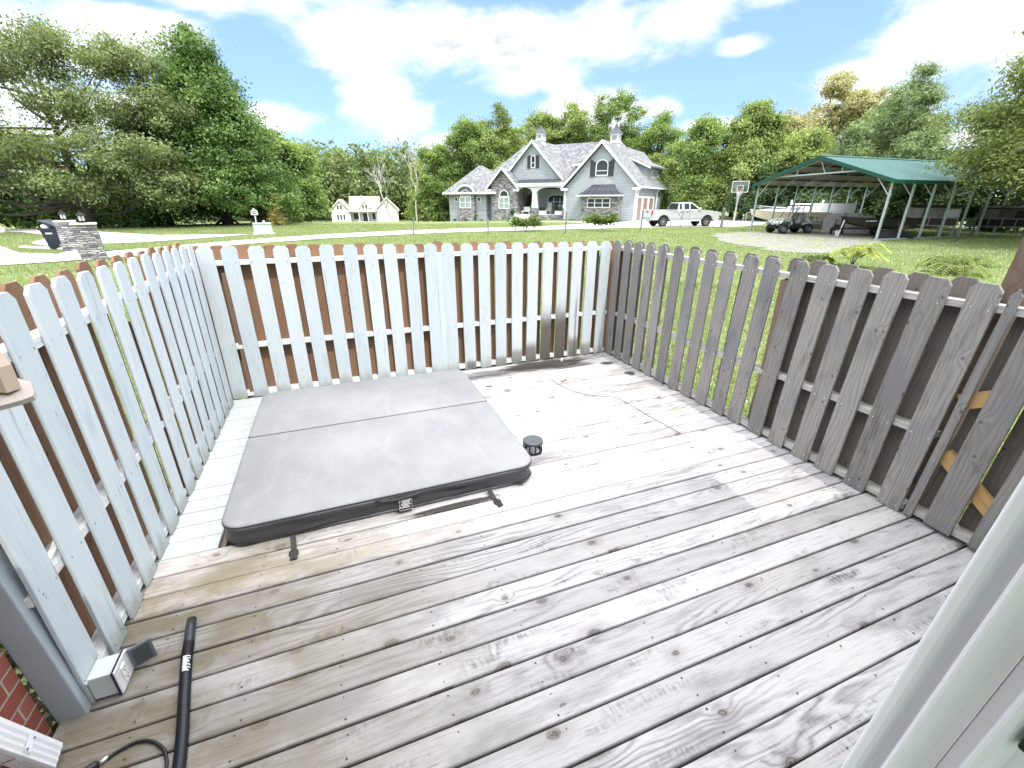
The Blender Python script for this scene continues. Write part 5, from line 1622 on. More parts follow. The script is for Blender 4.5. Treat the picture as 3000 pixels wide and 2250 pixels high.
MB().tube([(-.9, .1, .1), (.6, -.1, .75)], .03, 5).tube([(-.4, -.3, .05), (.9, .2, .62)], .025, 5).tube([(.1, -.4, .05), (.2, .2, .9)], .02, 5).build('pole', M_POSTB, TPL)
# rabbit hutches
def hutch(name, label, loc, rz, mats, L_=2.7):
    t = thing(name, label, 'hutch', loc, rz)
    wood, dark, pan = mats
    MB().box(-L_/2, L_/2, -.05, .8, .52, .58).build('floor', wood, t)
    MB().box(-L_/2-.42, -L_/2-.002, -.1, .82, .50, .98).build('nest_box', wood, t)
    bk = MB().box(-L_/2, L_/2, .76, .80, .58, 1.72); bk.build('back', wood, t)
    fr = MB()
    for k in range(5):
        x = -L_/2+L_*k/4; fr.box(x-.03, x+.03, -.05, .0, .58, 1.02)
    fr.box(-L_/2, L_/2, -.06, .01, 1.0, 1.06)
    for k in range(5):
        x = -L_/2+L_*k/4; fr.box(x-.03, x+.03, .30, .35, 1.02, 1.62)
    fr.build('frame', wood, t)
    MB().box(-L_/2, L_/2, .02, .04, .6, 1.0).build('mesh_front', dark, t)
    MB().prism([(-L_/2+.02, 1.05), (-L_/2+.9, 1.05), (-L_/2+.95, 1.55), (-L_/2+.12, 1.62)], 'y', .2, .24).build('panel', wood, t)
    MB().prism([(L_/2-.75, 1.08), (L_/2-.02, 1.08), (L_/2, 1.55), (L_/2-.7, 1.5)], 'y', .2, .24).build('panel', pan, t)
    MB().prism([(.0, 1.60), (.0, 1.66), (1.0, 1.78), (1.0, 1.72)], 'x', -L_/2+.3, L_/2+.1).build('roof', dark, t)
    for x in (-L_/2+.05, L_/2-.05):
        for y in (0, .72): MB().box(x-.045, x+.045, y-.045, y+.045, -.1, .52).build('leg', wood, t)
hutch('rabbit_hutch', 'weathered grey wooden hutch on legs with one pale panel behind the carport posts', (35.9, 18.7, gz(36, 18)+.05), R(-62), (M_OLDB, simple('wire_mesh_shadow', (.10, .092, .08), .8), simple('pale_sheet', (.72, .73, .74), .5)))
hutch('rabbit_hutch', 'darker hutch deep in the shade of the overhanging tree', (39.4, 16.6, gz(39, 16)), R(-64), (simple('shaded_old_wood', (.22, .21, .19), .85, var=.3), M_UNDER, M_UNDER), 2.4)
# white vinyl fence
VF = thing('vinyl_fence', 'white vinyl privacy fence with ball-topped posts beyond the carport', 'fence', (0, 0, 0))
M_VF = simple('white_fence_vinyl', (.80, .81, .82), .45, var=.03)
va, vb = Vector((36.1, 28.9)), Vector((38.6, 25.3)); d_ = (vb-va); L_ = d_.length; ang = math.atan2(d_.y, d_.x)
for k in range(3):
    p = va+d_*(k/2); zg = gz(p.x, p.y)
    po = MB().box(-.065, .065, -.065, .065, 0, 1.93).build('post', M_VF, VF, loc=(p.x, p.y, zg), rot=(0, 0, ang))
    MB().lathe([(.09, 1.93), (.09, 1.96), (.05, 1.98), (.075, 2.03), (.075, 2.08), (.03, 2.13), (0, 2.14)], 12).build('cap', M_VF, po)
    if k < 2:
        q = MB(); seg = L_/2
        q.box(.066, seg-.066, -.02, .02, .08, 1.78); q.box(.066, seg-.066, -.035, .035, 1.78, 1.88); q.box(.066, seg-.066, -.035, .035, .02, .079)
        q.build('panel', M_VF, VF, loc=(p.x, p.y, zg), rot=(0, 0, ang))
# cream motorboat on its trailer
M_CREAM = simple('cream_gelcoat', (.66, .58, .47), .3, var=.06, spec=.5)
MO = thing('motorboat', 'cream motorboat with a bow rail and white covers beyond the utility vehicle', 'boat', (35.2, 28.1, gz(35, 28)+.50), R(180-55))
hull(5.6, 2.0, .74, .75, .55, M_CREAM, MO, inner=M_WPRINT)
MB().add([(-2.7, -.9, .75), (-2.7, .9, .75), (.9, .9, .78), (2.3, .25, .88), (2.3, -.25, .88), (.9, -.9, .78), (-.6, 0, 1.0)], [(0, 5, 6), (5, 4, 3, 6), (3, 2, 6), (2, 1, 6), (1, 0, 6)]).build('deck_cover', M_WPRINT, MO)
MB().lathe([(.45, .8), (.5, 1.1), (.38, 1.25), (0, 1.3)], 12, Matrix.Translation((-.3, 0, 0)) @ Matrix.Diagonal((1.3, 1.5, 1, 1))).build('seat_cover', M_WPRINT, MO)
rl = MB()
for s in (-1, 1):
    P = [(.4, s*.90, 1.05), (1.4, s*.74, 1.10), (2.3, s*.30, 1.18), (2.62, 0, 1.2)]
    rl.tube(P, .022, 6); rl.tube([(x, y, z-.13) for x, y, z in P], .016, 5)
    for x, y, z in P[:3]: rl.tube([(x, y, z), (x-.05, y, z-.32)], .018, 5)
rl.build('bow_rail', M_CHROME, MO)
MT = thing('boat_trailer', 'grey trailer under the cream motorboat', 'trailer', (35.2, 28.1, gz(35, 28)+.02), R(180-55))
m = MB()
for s in (-1, 1): m.tube([(-2.3, s*.7, .42), (1.6, s*.6, .42), (3.8, 0, .42)], .05, 4)
for x in (-2, -.4, 1.4): m.tube([(x, -.7, .42), (x, .7, .42)], .045, 4)
m.tube([(3.2, 0, .42), (3.2, 0, 1.1), (2.9, 0, 1.15)], .04, 4); m.tube([(3.4, .1, 0), (3.4, .1, .8)], .03, 6)
m.build('frame', M_STEEL, MT)
for s in (-1, 1): wheel(MT, -.9, s*.9, .32, .2, 5, .5, side=s)
for s in (-1, 1): MB().box(-1.0, 1.3, s*.45-.06, s*.45+.06, .47, .53).build('bunk', M_POSTB, MT)
# basketball hoop
BH = thing('basketball_hoop', 'basketball hoop with a clear backboard on a silver pole by the driveway', 'basketball hoop', (33.85, 32.45, gz(33.8, 32.4)+.02), R(-43))
MB().box(-.06, .06, -.06, .06, 0, 2.75).build('pole', M_STEEL, BH)
ar = MB()
for s in (-1, 1): ar.tube([(s*.05, 0, 2.55), (s*.18, -.55, 3.05)], .03, 4); ar.tube([(s*.05, 0, 2.1), (s*.18, -.55, 2.70)], .03, 4)
ar.build('arm', M_STEEL, BH)
fb_ = MB()
for (a, b, c, d) in ((-.66, .66, 2.72, 2.77), (-.66, .66, 3.58, 3.63), (-.66, -.61, 2.77, 3.58), (.61, .66, 2.77, 3.58), (-.26, .26, 2.85, 2.88), (-.26, .26, 3.27, 3.30), (-.26, -.23, 2.88, 3.27), (.23, .26, 2.88, 3.27)):
    fb_.box(a, b, -.62, -.58, c, d)
fbo = fb_.build('backboard', M_WPRINT, BH)
t, M_ACR = newmat('clear_acrylic')
tb = t.n('ShaderNodeBsdfTransparent'); gb = t.n('ShaderNodeBsdfGlossy', {'Roughness': .1}); mx = t.n('ShaderNodeMixShader', {0: .16, 1: tb.outputs[0], 2: gb.outputs[0]}); t.t.links.new(mx.outputs[0], t.n('ShaderNodeOutputMaterial').inputs[0])
MB().box(-.605, .605, -.605, -.595, 2.78, 3.57).build('board_panel', M_ACR, fbo)
rg = MB(); rg.tube([(.225*math.cos(2*PI*k/20), -.88+.225*math.sin(2*PI*k/20), 2.86) for k in range(21)], .012, 5); rg.box(-.06, .06, -.66, -.621, 2.80, 2.87)
rgo = rg.build('rim', simple('orange_rim', (.5, .12, .03), .5), BH)
nt = MB()
for k in range(12):
    a = 2*PI*k/12; b = a+.26
    nt.tube([(.225*math.cos(a), -.88+.225*math.sin(a), 2.85), (.14*math.cos(b), -.88+.14*math.sin(b), 2.45)], .007, 3)
nt.build('net', M_WPRINT, rgo)
# posts in the lawn
for i, (x, y, h, lb, ln) in enumerate(((4.87, 30.4, 1.12, 'thin grey lawn post leaning a little, the one nearest the far cream house', .09), (9.7, 29.65, 1.05, 'thin grey lawn post before the stone entry of the grey house', .0), (14.97, 28.7, 1.36, 'grey lawn post in front of the porch, between the two leafy vines', .02), (21.0, 28.5, 1.40, 'grey lawn post standing before the rear of the silver truck', .03))):
    t = thing('lawn_post', lb, 'post', (x, y, gz(x, y)), 0, 'grey posts across the lawn')
    mm = MB()
    mm.box(-.045, .045, -.045, .045, -.2, h); po = mm.build('post', simple('old_grey_post', (.19, .19, .18), .85, var=.3, scale=9) if 'old_grey_post' not in MATS else bpy.data.materials['old_grey_post'], t, rot=(0, ln, 0))
    MB().box(-.05, .05, -.05, .05, h-.02, h+.015).build('cap', bpy.data.materials['old_grey_post'], t, rot=(0, ln, 0))
wpst = thing('wooden_stake', 'stout wooden stake wrapped with wire near the basketball hoop', 'stake', (30.05, 30.0, gz(30, 30)))
MB().lathe([(.13, -.1), (.12, .6), (.11, 1.5), (.0, 1.53)], 9).build('stake', bpy.data.materials['old_grey_post'], wpst)
wl = MB()
for k in range(5): wl.tube([(.13*math.cos(2*PI*j/14)+.02*math.sin(j*k), .13*math.sin(2*PI*j/14), .75+.14*k+.05*math.sin(j+k)) for j in range(15)], .012, 4)
wl.build('wire_coil', M_UNDER, wpst)
# electrical cabinet
EC = thing('electrical_cabinet', 'pale green electrical cabinet with white stickers on the lawn by the driveway', 'cabinet', (-4.25, 34.9, gz(-4, 35)), R(8))
M_ECAB = simple('pale_green_cabinet', (.36, .42, .40), .5, var=.08)
m = MB(); m.add([(-.55, -.4, .07), (.55, -.4, .07), (.55, .45, .07), (-.55, .45, .07), (-.55, -.34, .62), (.52, -.34, .62), (.50, .42, .70), (-.53, .42, .70)], [(0, 1, 5, 4), (1, 2, 6, 5), (2, 3, 7, 6), (3, 0, 4, 7), (4, 5, 6, 7)])
cb_ = m.build('cabinet', M_ECAB, EC)
MB().box(-.58, .53, -.37, .44, .62, .68).build('lid', M_ECAB, EC)
MB().box(-.65, .65, -.5, .52, -.1, .068).build('pad', M_CONC, EC)
MB().box(.30, .47, -.405, -.385, .22, .50).build('sticker', M_WPRINT, cb_, rot=(R(-4), 0, 0)); MB().box(.06, .19, -.05, .05, .68, .84).build('meter_tag', M_WPRINT, EC)
# stone pillars with lanterns and the bin
def pillar(x, y, label, w_=.66, h=1.24, s=1.):
    t = thing('stone_pillar', label, 'pillar', (x, y, gz(x, y)), R(18), 'stone pillars at the road')
    m = MB(); m.add([(-w_*.56, -w_*.56, -.1), (w_*.56, -w_*.56, -.1), (w_*.56, w_*.56, -.1), (-w_*.56, w_*.56, -.1), (-w_*.5, -w_*.5, h), (w_*.5, -w_*.5, h), (w_*.5, w_*.5, h), (-w_*.5, w_*.5, h)], [(0, 1, 5, 4), (1, 2, 6, 5), (2, 3, 7, 6), (3, 0, 4, 7), (4, 5, 6, 7)])
    m.build('shaft', M_STONEP, t)
    MB().box(-w_*.56, w_*.56, -w_*.56, w_*.56, h+.001, h+.07, ch=.012).build('cap_stone', M_CAPST, t)
    ln = MB(); z = h+.071
    ln.lathe([(.12, z), (.12, z+.03), (.05, z+.04), (.05, z+.07)], 4); ln.lathe([(.155, z+.24), (.11, z+.30), (.04, z+.36), (.015, z+.42), (0, z+.42)], 4)
    for k in range(4):
        a = PI/2*k; ln.box(-.012, .012, -.012, .012, z+.07, z+.24, Matrix.Translation((.10*math.cos(a), .10*math.sin(a), 0)))
    lo_ = ln.build('lantern', M_UNDER, t)
    MB().lathe([(.085, z+.07), (.095, z+.23)], 4).build('lantern_glass', M_CLEAR, lo_)
M_STONEP = stone_mat('stacked_ledge_stone', .075, .27)
M_CAPST = simple('cap_stone', (.50, .47, .42), .8, var=.15, bump=.004)
pillar(-8.52, 21.85, 'nearer stacked-stone pillar with a lantern, close to the fence corner')
pillar(-10.5, 25.4, 'farther stacked-stone pillar with a lantern, right beside the black bin', .62, 1.22)
RB = thing('rubbish_bin', 'black wheeled rubbish bin with white bags bulging under its lid', 'bin', (-11.62, 26.95, gz(-11.6, 27)+.06), R(-10))
M_BIN = simple('blue_black_bin', (.014, .020, .032), .45, var=.2)
m = MB(); m.add([(-.24, -.26, 0), (.24, -.26, 0), (.24, .26, 0), (-.24, .26, 0), (-.33, -.35, .84), (.31, -.35, .84), (.31, .35, .84), (-.33, .35, .84)], [(3, 2, 1, 0), (0, 1, 5, 4), (1, 2, 6, 5), (2, 3, 7, 6), (3, 0, 4, 7), (4, 5, 6, 7)])
m.box(-.36, .34, -.38, .38, .80, .87)
bb = m.build('body', M_BIN, RB)
MB().box(-.15, .10, -.352, -.338, .63, .69).build('sticker', M_WPRINT, bb, rot=(R(0), 0, 0))
ldm = MB(); ldm.prism([(0, 0), (.74, .02), (.74, .06), (.3, .10), (0, .06)], 'y', -.38, .38); ldm.build('lid', M_BIN, RB, loc=(.36, 0, .86), rot=(0, R(180+24), 0)).scale = (1, 1, -1)
for (x, y, z, r) in ((-.14, -.17, .93, .2), (.02, .12, .92, .18), (-.2, .14, .96, .17)):
    bm = bmesh.new(); bmesh.ops.create_icosphere(bm, subdivisions=2, radius=r)
    rr = random.Random(int(x*100))
    for v in bm.verts: v.co *= rr.uniform(.85, 1.12)
    MB().bm(bm, Matrix.Translation((x, y, z)) @ Matrix.Diagonal((1, 1, .75, 1))).build('bag', M_WPRINT, RB, smooth=True)
for s in (-1, 1): wheel(RB, .25, s*.28, .13, .06, 5, .6, side=s)
# small sign before the trees, stone at the road
SG = thing('garden_sign', 'small white house-shaped sign on a post before the dark trees', 'sign', (-5.75, 43.9, gz(-5.7, 44)), R(5))
MB().box(-.04, .04, -.04, .04, -.1, .95).build('post', M_WPRINT, SG)
MB().prism([(-.26, .9), (.26, .9), (.26, 1.2), (0, 1.45), (-.26, 1.2)], 'y', -.07, -.045).build('board', M_WPRINT, SG)
MB().box(-.17, .17, -.076, -.0705, 1.0, 1.05).box(-.15, .15, -.076, -.0705, 1.12, 1.17).build('lettering', M_UNDER, SG)
bm = bmesh.new(); bmesh.ops.create_icosphere(bm, subdivisions=3, radius=.5); rr = random.Random(8)
for v in bm.verts: v.co *= 1+.16*math.sin(v.co.x*7+v.co.y*5)+rr.uniform(-.04, .04)
BO = MB().bm(bm, Matrix.Diagonal((1.1, .8, .6, 1))).build('boulder', M_CAPST, loc=(-20.4, 40.4, gz(-20, 40)+.1), smooth=True)
tag(BO, 'rounded tan boulder at the road bend before the dark thicket', 'boulder')
# far cream farmhouse
FH = thing('cream_house', 'distant cream farmhouse with a front porch in front of the woods', 'house', (10.6, 156, -3.95), R(-8))
M_CRW = simple('cream_siding', (.62, .59, .54), .7, var=.05); M_CRR = shingle_mat('tan_roof_shingles', (.40, .34, .26), (.47, .41, .32), .3)
MB().prism([(-9.8, -1), (-4.5, -1), (-4.5, 3.2), (-7.1, 6.1), (-9.8, 3.2)], 'y', -3, 8).build('wing_wall', M_CRW, FH); gable_roof(FH, -7.1, 3.0, 6.5, -3.4, 8, 1.05, mat=M_CRR)
MB().box(-4.5, 4.5, 0, 9, -1, 3.4).build('main_wall', M_CRW, FH)
MB().prism([(-.6, 3.3), (4.5, 7.4), (9.6, 3.3)], 'x', -4.8, 4.6).build('roof', M_CRR, FH)
MB().prism([(3.6, -1), (10.0, -1), (10.0, 3.4), (6.8, 6.6), (3.6, 3.4)], 'y', -3.5, 8).build('garage_wall', M_CRW, FH); gable_roof(FH, 6.8, 3.6, 7.1, -3.9, 8, 1., mat=M_CRR)
MB().prism([(-1.6, 3.2), (1.6, 3.2), (1.6, 4.4), (0, 6.0), (-1.6, 4.4)], 'y', -.6, 3).build('dormer', M_CRW, FH); gable_roof(FH, 0, 1.9, 6.3, -.9, 4, 1., mat=M_CRR)
MB().prism([(-2.4, 2.75), (-2.4, 2.9), (0, 3.7), (0, 3.5)], 'x', -4.7, 3.5).build('porch_roof', M_CRR, FH)
for x in (-4.4, -1.8, .8, 3.2): MB().box(x-.1, x+.1, -2.3, -2.1, -.8, 2.75).build('porch_post', M_TRIM, FH)
MB().box(-4.5, 3.5, -2.4, -.01, -1, .0).build('porch_floor', M_CONC, FH)
for x0, x1, z0, z1, y in ((-3.6, -2.2, .6, 2.4, 0), (-.8, .9, 0, 2.4, 0), (2.0, 3.2, .6, 2.4, 0), (-7.9, -7.4, 3.6, 4.7, -3), (-7.0, -6.5, 3.6, 4.7, -3), (-8.2, -7.7, .6, 2.1, -3), (-7.3, -6.8, .6, 2.1, -3), (-6.4, -5.9, .6, 2.1, -3), (-.7, -.2, 3.7, 4.8, -.6), (.2, .7, 3.7, 4.8, -.6), (5.2, 5.6, 1.0, 2.2, -3.5)):
    wf = MB().box(x0-.1, x1+.1, y-.06, y-.003, z0-.1, z1+.1).build('window', M_TRIM, FH)
    MB().box(x0, x1, y-.075, y-.0605, z0, z1).build('pane', M_GLASS, wf)
MB().box(5.0, 8.8, -3.58, -3.503, -.9, 2.6).build('garage_door', M_TRIM, FH)
# ------------------------------------------------------------------ trees
M_BARK = bark_mat('grey_brown_bark', (.10, .085, .07), (.22, .195, .17))
M_BARKD = bark_mat('dark_bark', (.045, .038, .03), (.12, .10, .085))
M_DEAD = bark_mat('bleached_branch', (.34, .32, .29), (.52, .50, .47))
LM = {
 'oak': leaf_mat('oak_leaf', (.066, .090, .036), (.290, .350, .155), .34),
 'dark': leaf_mat('dark_tree_leaf', (.036, .076, .023), (.225, .345, .105), .32),
 'mid': leaf_mat('mid_green_leaf', (0.055, 0.097, 0.027), (0.347, 0.459, 0.146), .32),
 'light': leaf_mat('light_green_leaf', (0.081, 0.120, 0.034), (0.430, 0.519, 0.184), .32),
 'tan': leaf_mat('tan_green_leaf', (.22, .22, .10), (.58, .54, .33), .35, hue=(.55, .47, .30)),
 'pine': leaf_mat('pine_needle', (0.068, 0.112, 0.050), (0.335, 0.422, 0.202), .3),
 'yew': leaf_mat('deep_evergreen', (0.022, 0.045, 0.017), (0.103, 0.156, 0.060), .25),
 'big': leaf_mat('overhang_leaf', (0.056, 0.081, 0.025), (0.360, 0.421, 0.158), .32),
 'gold': leaf_mat('golden_conifer', (0.302, 0.256, 0.099), (0.745, 0.638, 0.271), .3),
}
def lobes_round(rng, h, r, base, n=11, top=.75):
    out = [(0, 0, (h+base)/2, r*.55, r*.55, (h-base)*.40)]
    for k in range(n):
        a = rng.uniform(0, 2*PI); u = rng.uniform(0, 1)
        z = base+(h-base)*(.12+.80*u)
        rr_ = r*(1-(abs(u-.38)/.75)**1.8*top)*rng.uniform(.45, .85)
        s = r*rng.uniform(.26, .46)*(1.15-.45*u)
        out.append((rr_*math.cos(a), rr_*math.sin(a), min(z, h-s*.9), s, s, s*.9))
    s = r*.26
    out.append((rng.uniform(-.1, .1)*r, rng.uniform(-.1, .1)*r, h-s, s, s, s))
    return out
def crown(rng, lobes, nclump, per, cr, flat=.6, shell=.45):
    L_ = np.array(lobes); wts = (L_[:, 3]*L_[:, 4]*L_[:, 5])**.62; wts /= wts.sum()
    idx = rng.choice(len(L_), nclump, p=wts)
    d = rng.normal(size=(nclump, 3)); d /= np.linalg.norm(d, axis=1, keepdims=True)
    rad = rng.uniform(.05, 1, (nclump, 1))**shell
    cc = L_[idx, :3]+d*L_[idx, 3:6]*rad
    sz = cr*rng.uniform(.6, 1.45, (nclump, 1))
    g = rng.normal(size=(nclump, per, 3))*.46
    g[:, :, 2] *= flat
    pts = cc[:, None, :]+g*sz[:, None, :]
    nr = .55*d[:, None, :]+np.array([0, 0, .55])+rng.normal(size=(nclump, per, 3))*.75
    return cc, pts.reshape(-1, 3), nr.reshape(-1, 3)
def limbs(mb, rng, cc, n, h, tr, base, lean=(0, 0), droop=.0):
    sel = cc[rng.permutation(len(cc))[:n]]
    for c in sel:
        zt = max(base*.5, min(c[2]*rng.uniform(.35, .75), h*.85))
        p0 = np.array([lean[0]*zt, lean[1]*zt, zt])
        mid = (p0+c)/2+rng.normal(size=3)*.06*h*.5+np.array([0, 0, -.08*np.linalg.norm(c-p0)*(1-droop)])
        P = spline([tuple(p0), tuple(mid), tuple(c)], 5)
        r0 = tr*(.13+.25*max(0, 1-zt/h))
        mb.tube(P, [max(.012, r0*(1-.9*i/(len(P)-1))) for i in range(len(P))], 5, caps=False)
def tree(name, label, loc, h, lobes, nclump, per, cr, leaf, lm, tr=.25, seed=1, nlimb=24, base=1., bark=None, group=None, asp=.55, flat=.6, shell=.45, lean=(0, 0), cat='tree', rz=0, dead=0, stems=1, up=0.):
    rng = np.random.default_rng(seed)
    t = thing(name, label, cat, (loc[0], loc[1], gz(loc[0], loc[1])), rz, group)
    cc, pts, nr = crown(rng, lobes, nclump, per, cr, flat, shell)
    keep = pts[:, 2] > .05
    if up: nr = nr*np.array([1, 1, .3])
    leaf_cloud('crown', lm, pts[keep], nr[keep], leaf, asp, rng, t, fold=.12)
    mb = MB()
    for s in range(stems):
        ox, oy = (0, 0) if stems == 1 else (rng.uniform(-.8, .8), rng.uniform(-.5, .5))
        P = []
        for i in range(9):
            u = i/8; z = -.3+(h*.88+.3)*u
            P.append((ox+lean[0]*z+.02*h*math.sin(u*4+seed+s)*u, oy+lean[1]*z+.02*h*math.cos(u*3+seed)*u, z))
        mb.tube(P, [tr*(1.5 if i == 0 else 1)*(1-.88*i/8)/(stems**.5) for i in range(9)], 9, caps=False)
    limbs(mb, rng, cc, nlimb, h, tr, base, lean)
    mb.build('trunk', bark or M_BARK, t, smooth=True)
    if dead:
        dm_ = MB(); sel = cc[np.argsort(-np.linalg.norm(cc[:, :2], axis=1)*rng.uniform(.5, 1, len(cc)))[:dead]]
        for c in sel:
            q = c+rng.normal(size=3)*.4; r = q-np.array([0, 0, q[2]*.6]); 
            P = spline([tuple(r*.45+np.array([0, 0, q[2]*.5])), tuple((q+r)*.5+np.array([0, -.3, .4])+rng.normal(size=3)*.3), tuple(q+np.array([0, -.5, .3]))], 6)
            dm_.tube(P, [.05*(1-.8*i/(len(P)-1)) for i in range(len(P))], 5)
            for k in (6, 9, 11):
                e = Vector(P[min(k, len(P)-1)]); dm_.tube([e, e+Vector(rng.normal(size=3)*.5), e+Vector(rng.normal(size=3)*.9)], [.025, .015, .006], 4)
        dm_.build('dead_branch', M_DEAD, t, smooth=True)
    return t
rng0 = np.random.default_rng(21)
# spreading oak, open crown
oak_l = [(-3, 0, 10.8, 3.0, 3, 1.6), (1, 1, 11.6, 3.2, 3, 1.7), (5, 0, 11.2, 2.6, 2.6, 1.5), (-8, -1, 11.4, 3.0, 2.6, 1.3), (-12, 0, 9.8, 3, 3, 1.7), (-6, 0, 8.2, 3.4, 3, 1.5), (2, -1, 8.2, 3, 3, 1.5), (6.2, -1, 8.3, 2.4, 2.4, 1.6),
         (-10, -2, 6.0, 3.6, 3, 1.2), (-3, -3, 5.2, 4, 3, 1.2), (4, -2.5, 5.2, 3.6, 3, 1.3), (-13, -2, 3.8, 3.4, 2.6, 1.3), (-6, -4, 3.2, 3.6, 2.4, 1.0), (1, -3, 3.0, 3.4, 2.4, 1.1), (6, -2, 3.0, 2.6, 2.4, 1.4), (-15, 0, 7.4, 3, 3, 1.8)]
tree('oak_tree', 'broad spreading oak with an open see-through crown and bleached dead twigs', (-17.3, 45.6), 12.6, oak_l, 620, 150, 1.0, .225, LM['oak'], .40, 2, 40, 1.5, M_BARKD, asp=.55, flat=.62, shell=.6, dead=10)
# dark pyramidal tree
pl_ = []
for i in range(26):
    u = i/25; z = 1.6+12.3*u; r = 6.0*(1-u)**.62+.8
    for k in range(2):
        a = i*2.4+k*PI; pl_.append((r*.5*math.cos(a)+.5*(1-u), r*.5*math.sin(a), z, r*.52, r*.52, 1.25))
tree('broadleaf_tree', 'tallest dark green pyramidal tree, rising beside the open oak', (-8.9, 49), 15.3, pl_, 800, 130, 1.0, .27, LM['dark'], .34, 3, 40, 1., M_BARKD, shell=.35, stems=3)
tree('broadleaf_tree', 'low dark green tree with hanging boughs between the oak and the tallest tree', (-13.2, 49.5), 8.2, lobes_round(rng0, 8.2, 4.2, .3, 14), 320, 95, 1.0, .32, LM['dark'], .25, 4, 20, .5, M_BARKD)
tree('broadleaf_tree', 'shorter bright-edged tree on the slope of the tallest tree, facing the cream house', (-5.0, 56), 9.0, lobes_round(rng0, 9.0, 4.6, .2, 18, .6), 400, 95, 1.05, .34, LM['mid'], .25, 5, 20, .5, M_BARKD, stems=2)
tree('broadleaf_tree', 'mid-height tree tucked behind the tallest dark tree', (-7.2, 58), 9.8, lobes_round(rng0, 9.8, 4.4, .4, 16, .6), 300, 90, 1.1, .36, LM['mid'], .25, 6, 20, .5)
# thicket behind the oak
for i, (x, y, h, r, lb) in enumerate(((-31, 49, 5.2, 4.4, 'dark thicket bush at the road bend behind the boulder'), (-26, 50, 4.6, 4.2, 'dark thicket bush under the oak, behind the black bin'), (-21.5, 50.5, 4.0, 4.0, 'dark thicket bush behind the oak trunk'), (-16.8, 51, 3.8, 3.6, 'dark thicket bush just past the oak trunk'))):
    tree('thicket_bush', lb, (x, y), h, lobes_round(rng0, h, r, .0, 10), 130, 80, .95, .32, LM['yew' if i < 2 else 'dark'], .12, 30+i, 12, .3, M_BARKD, cat='bush')
for i, (x, y, h, r, lb) in enumerate(((-44, 68, 13, 6, 'sunlit tree far behind the oak, seen through its outer boughs'), (-31, 72, 11, 6, 'sunlit tree behind the oak, above the thicket'), (-20, 76, 9.5, 6, 'low sunlit tree far behind between oak and dark tree'))):
    tree('broadleaf_tree', lb, (x, y), h, lobes_round(rng0, h, r, .2, 12), 140, 70, 1.4, .5, LM['light'], .3, 40+i, 12, .6)
# golden conifer
gl = [(0, 0, .3+.24*k, .75*(1-k/9)+.1, .75*(1-k/9)+.1, .2) for k in range(9)]
tree('golden_conifer', 'small golden conifer in front of the dark trees, near the electrical cabinet', (-4.3, 45.8), 2.4, gl, 120, 40, .3, .16, LM['gold'], .05, 8, 10, .2, asp=.25)
# woods behind the far house
def far_woods():
    rng = np.random.default_rng(77)
    P, N = [], []
    for k in range(190):
        b = R(-13+30*(k+rng.uniform(0, 1))/120 if k < 120 else rng.uniform(-34, 80)); r = rng.uniform(165, 205)
        h = rng.uniform(21, 27)*(1 if math.degrees(b) < 16 else .62)
        x, y = r*math.sin(b), r*math.cos(b); z = gz(x, y)
        lob = [(x+a, y+c, z+zz, rr_, rr_, hh) for a, c, zz, rr_, hh in ((0, 0, h*.42, 5.5, h*.4), (rng.uniform(-3, 3), rng.uniform(-2, 2), h*.74, 3.6, h*.22), (rng.uniform(-3, 3), -2, h*.25, 4.5, h*.24))]
        cc, p, n = crown(rng, lob, 26, 18, 2.0, .7, .4)
        P.append(p); N.append(n)
    o = leaf_cloud('far_woods', leaf_mat('hazy_wood_leaf', (.075, .110, .045), (.30, .37, .16), .32), np.concatenate(P), np.concatenate(N), 1.15, .6, rng, None, fold=.12)
    tag(o, 'continuous wooded hillside behind the far cream house', 'woods', kind='stuff')
far_woods()
for i, (x, y, h, r, lm, lb) in enumerate(((21.5, 112, 13.5, 5.0, 'light', 'bright rounded tree right behind the garage end of the far cream house'), (25.5, 104, 14.5, 5.5, 'light', 'bright tree between the far cream house and the grey house, the larger of two'), (22.0, 88, 8.5, 4.0, 'light', 'low bright bushy tree by the far corner of the grey house'), (19.5, 174, 22, 7, 'mid', 'mid-green tree behind the roof of the far cream house'), (4.5, 182, 24, 8, 'mid', 'tall tree rising above the wooded hillside left of the far house'))):
    tree('broadleaf_tree', lb.replace('left of', 'beyond') if 'left of' in lb else lb, (x, y), h, lobes_round(rng0, h, r, .3, 13), 150, 62, 1.5, .55, LM[lm], .3, 50+i, 14, .8)
# bare dead tree
def dead(label, loc, L0, seed, d0):
    dt = thing('dead_tree', label, 'tree', (loc[0], loc[1], gz(*loc)))
    m = MB(); rng = np.random.default_rng(seed)
    def grow(p, d, L_, r, lev):
        q = p+d*L_
        m.tube([p, p+(q-p)*.5+Vector(rng.normal(size=3)*L_*.04), q], [r, r*.8, r*.6], 5, caps=False)
        if lev == 0: return
        for k in range(3 if lev > 1 else 4):
            nd = (d+Vector(rng.normal(size=3))*.42+Vector((0, 0, .12))).normalized()
            grow(p+(q-p)*rng.uniform(.55, 1), nd, L_*rng.uniform(.55, .75), r*.55, lev-1)
    grow(Vector((0, 0, -.3)), Vector(d0).normalized(), L0, .2, 4)
    m.build('trunk', M_DEAD, dt, smooth=True)
dead('bare bleached tree standing out against the woods near the grey house', (17.2, 101), 8.6, 5, (.03, 0, 1))
dead('bare leaning tree with fine twigs beside the roof of the cream house', (13.6, 104), 6.4, 9, (-.45, 0, 1))
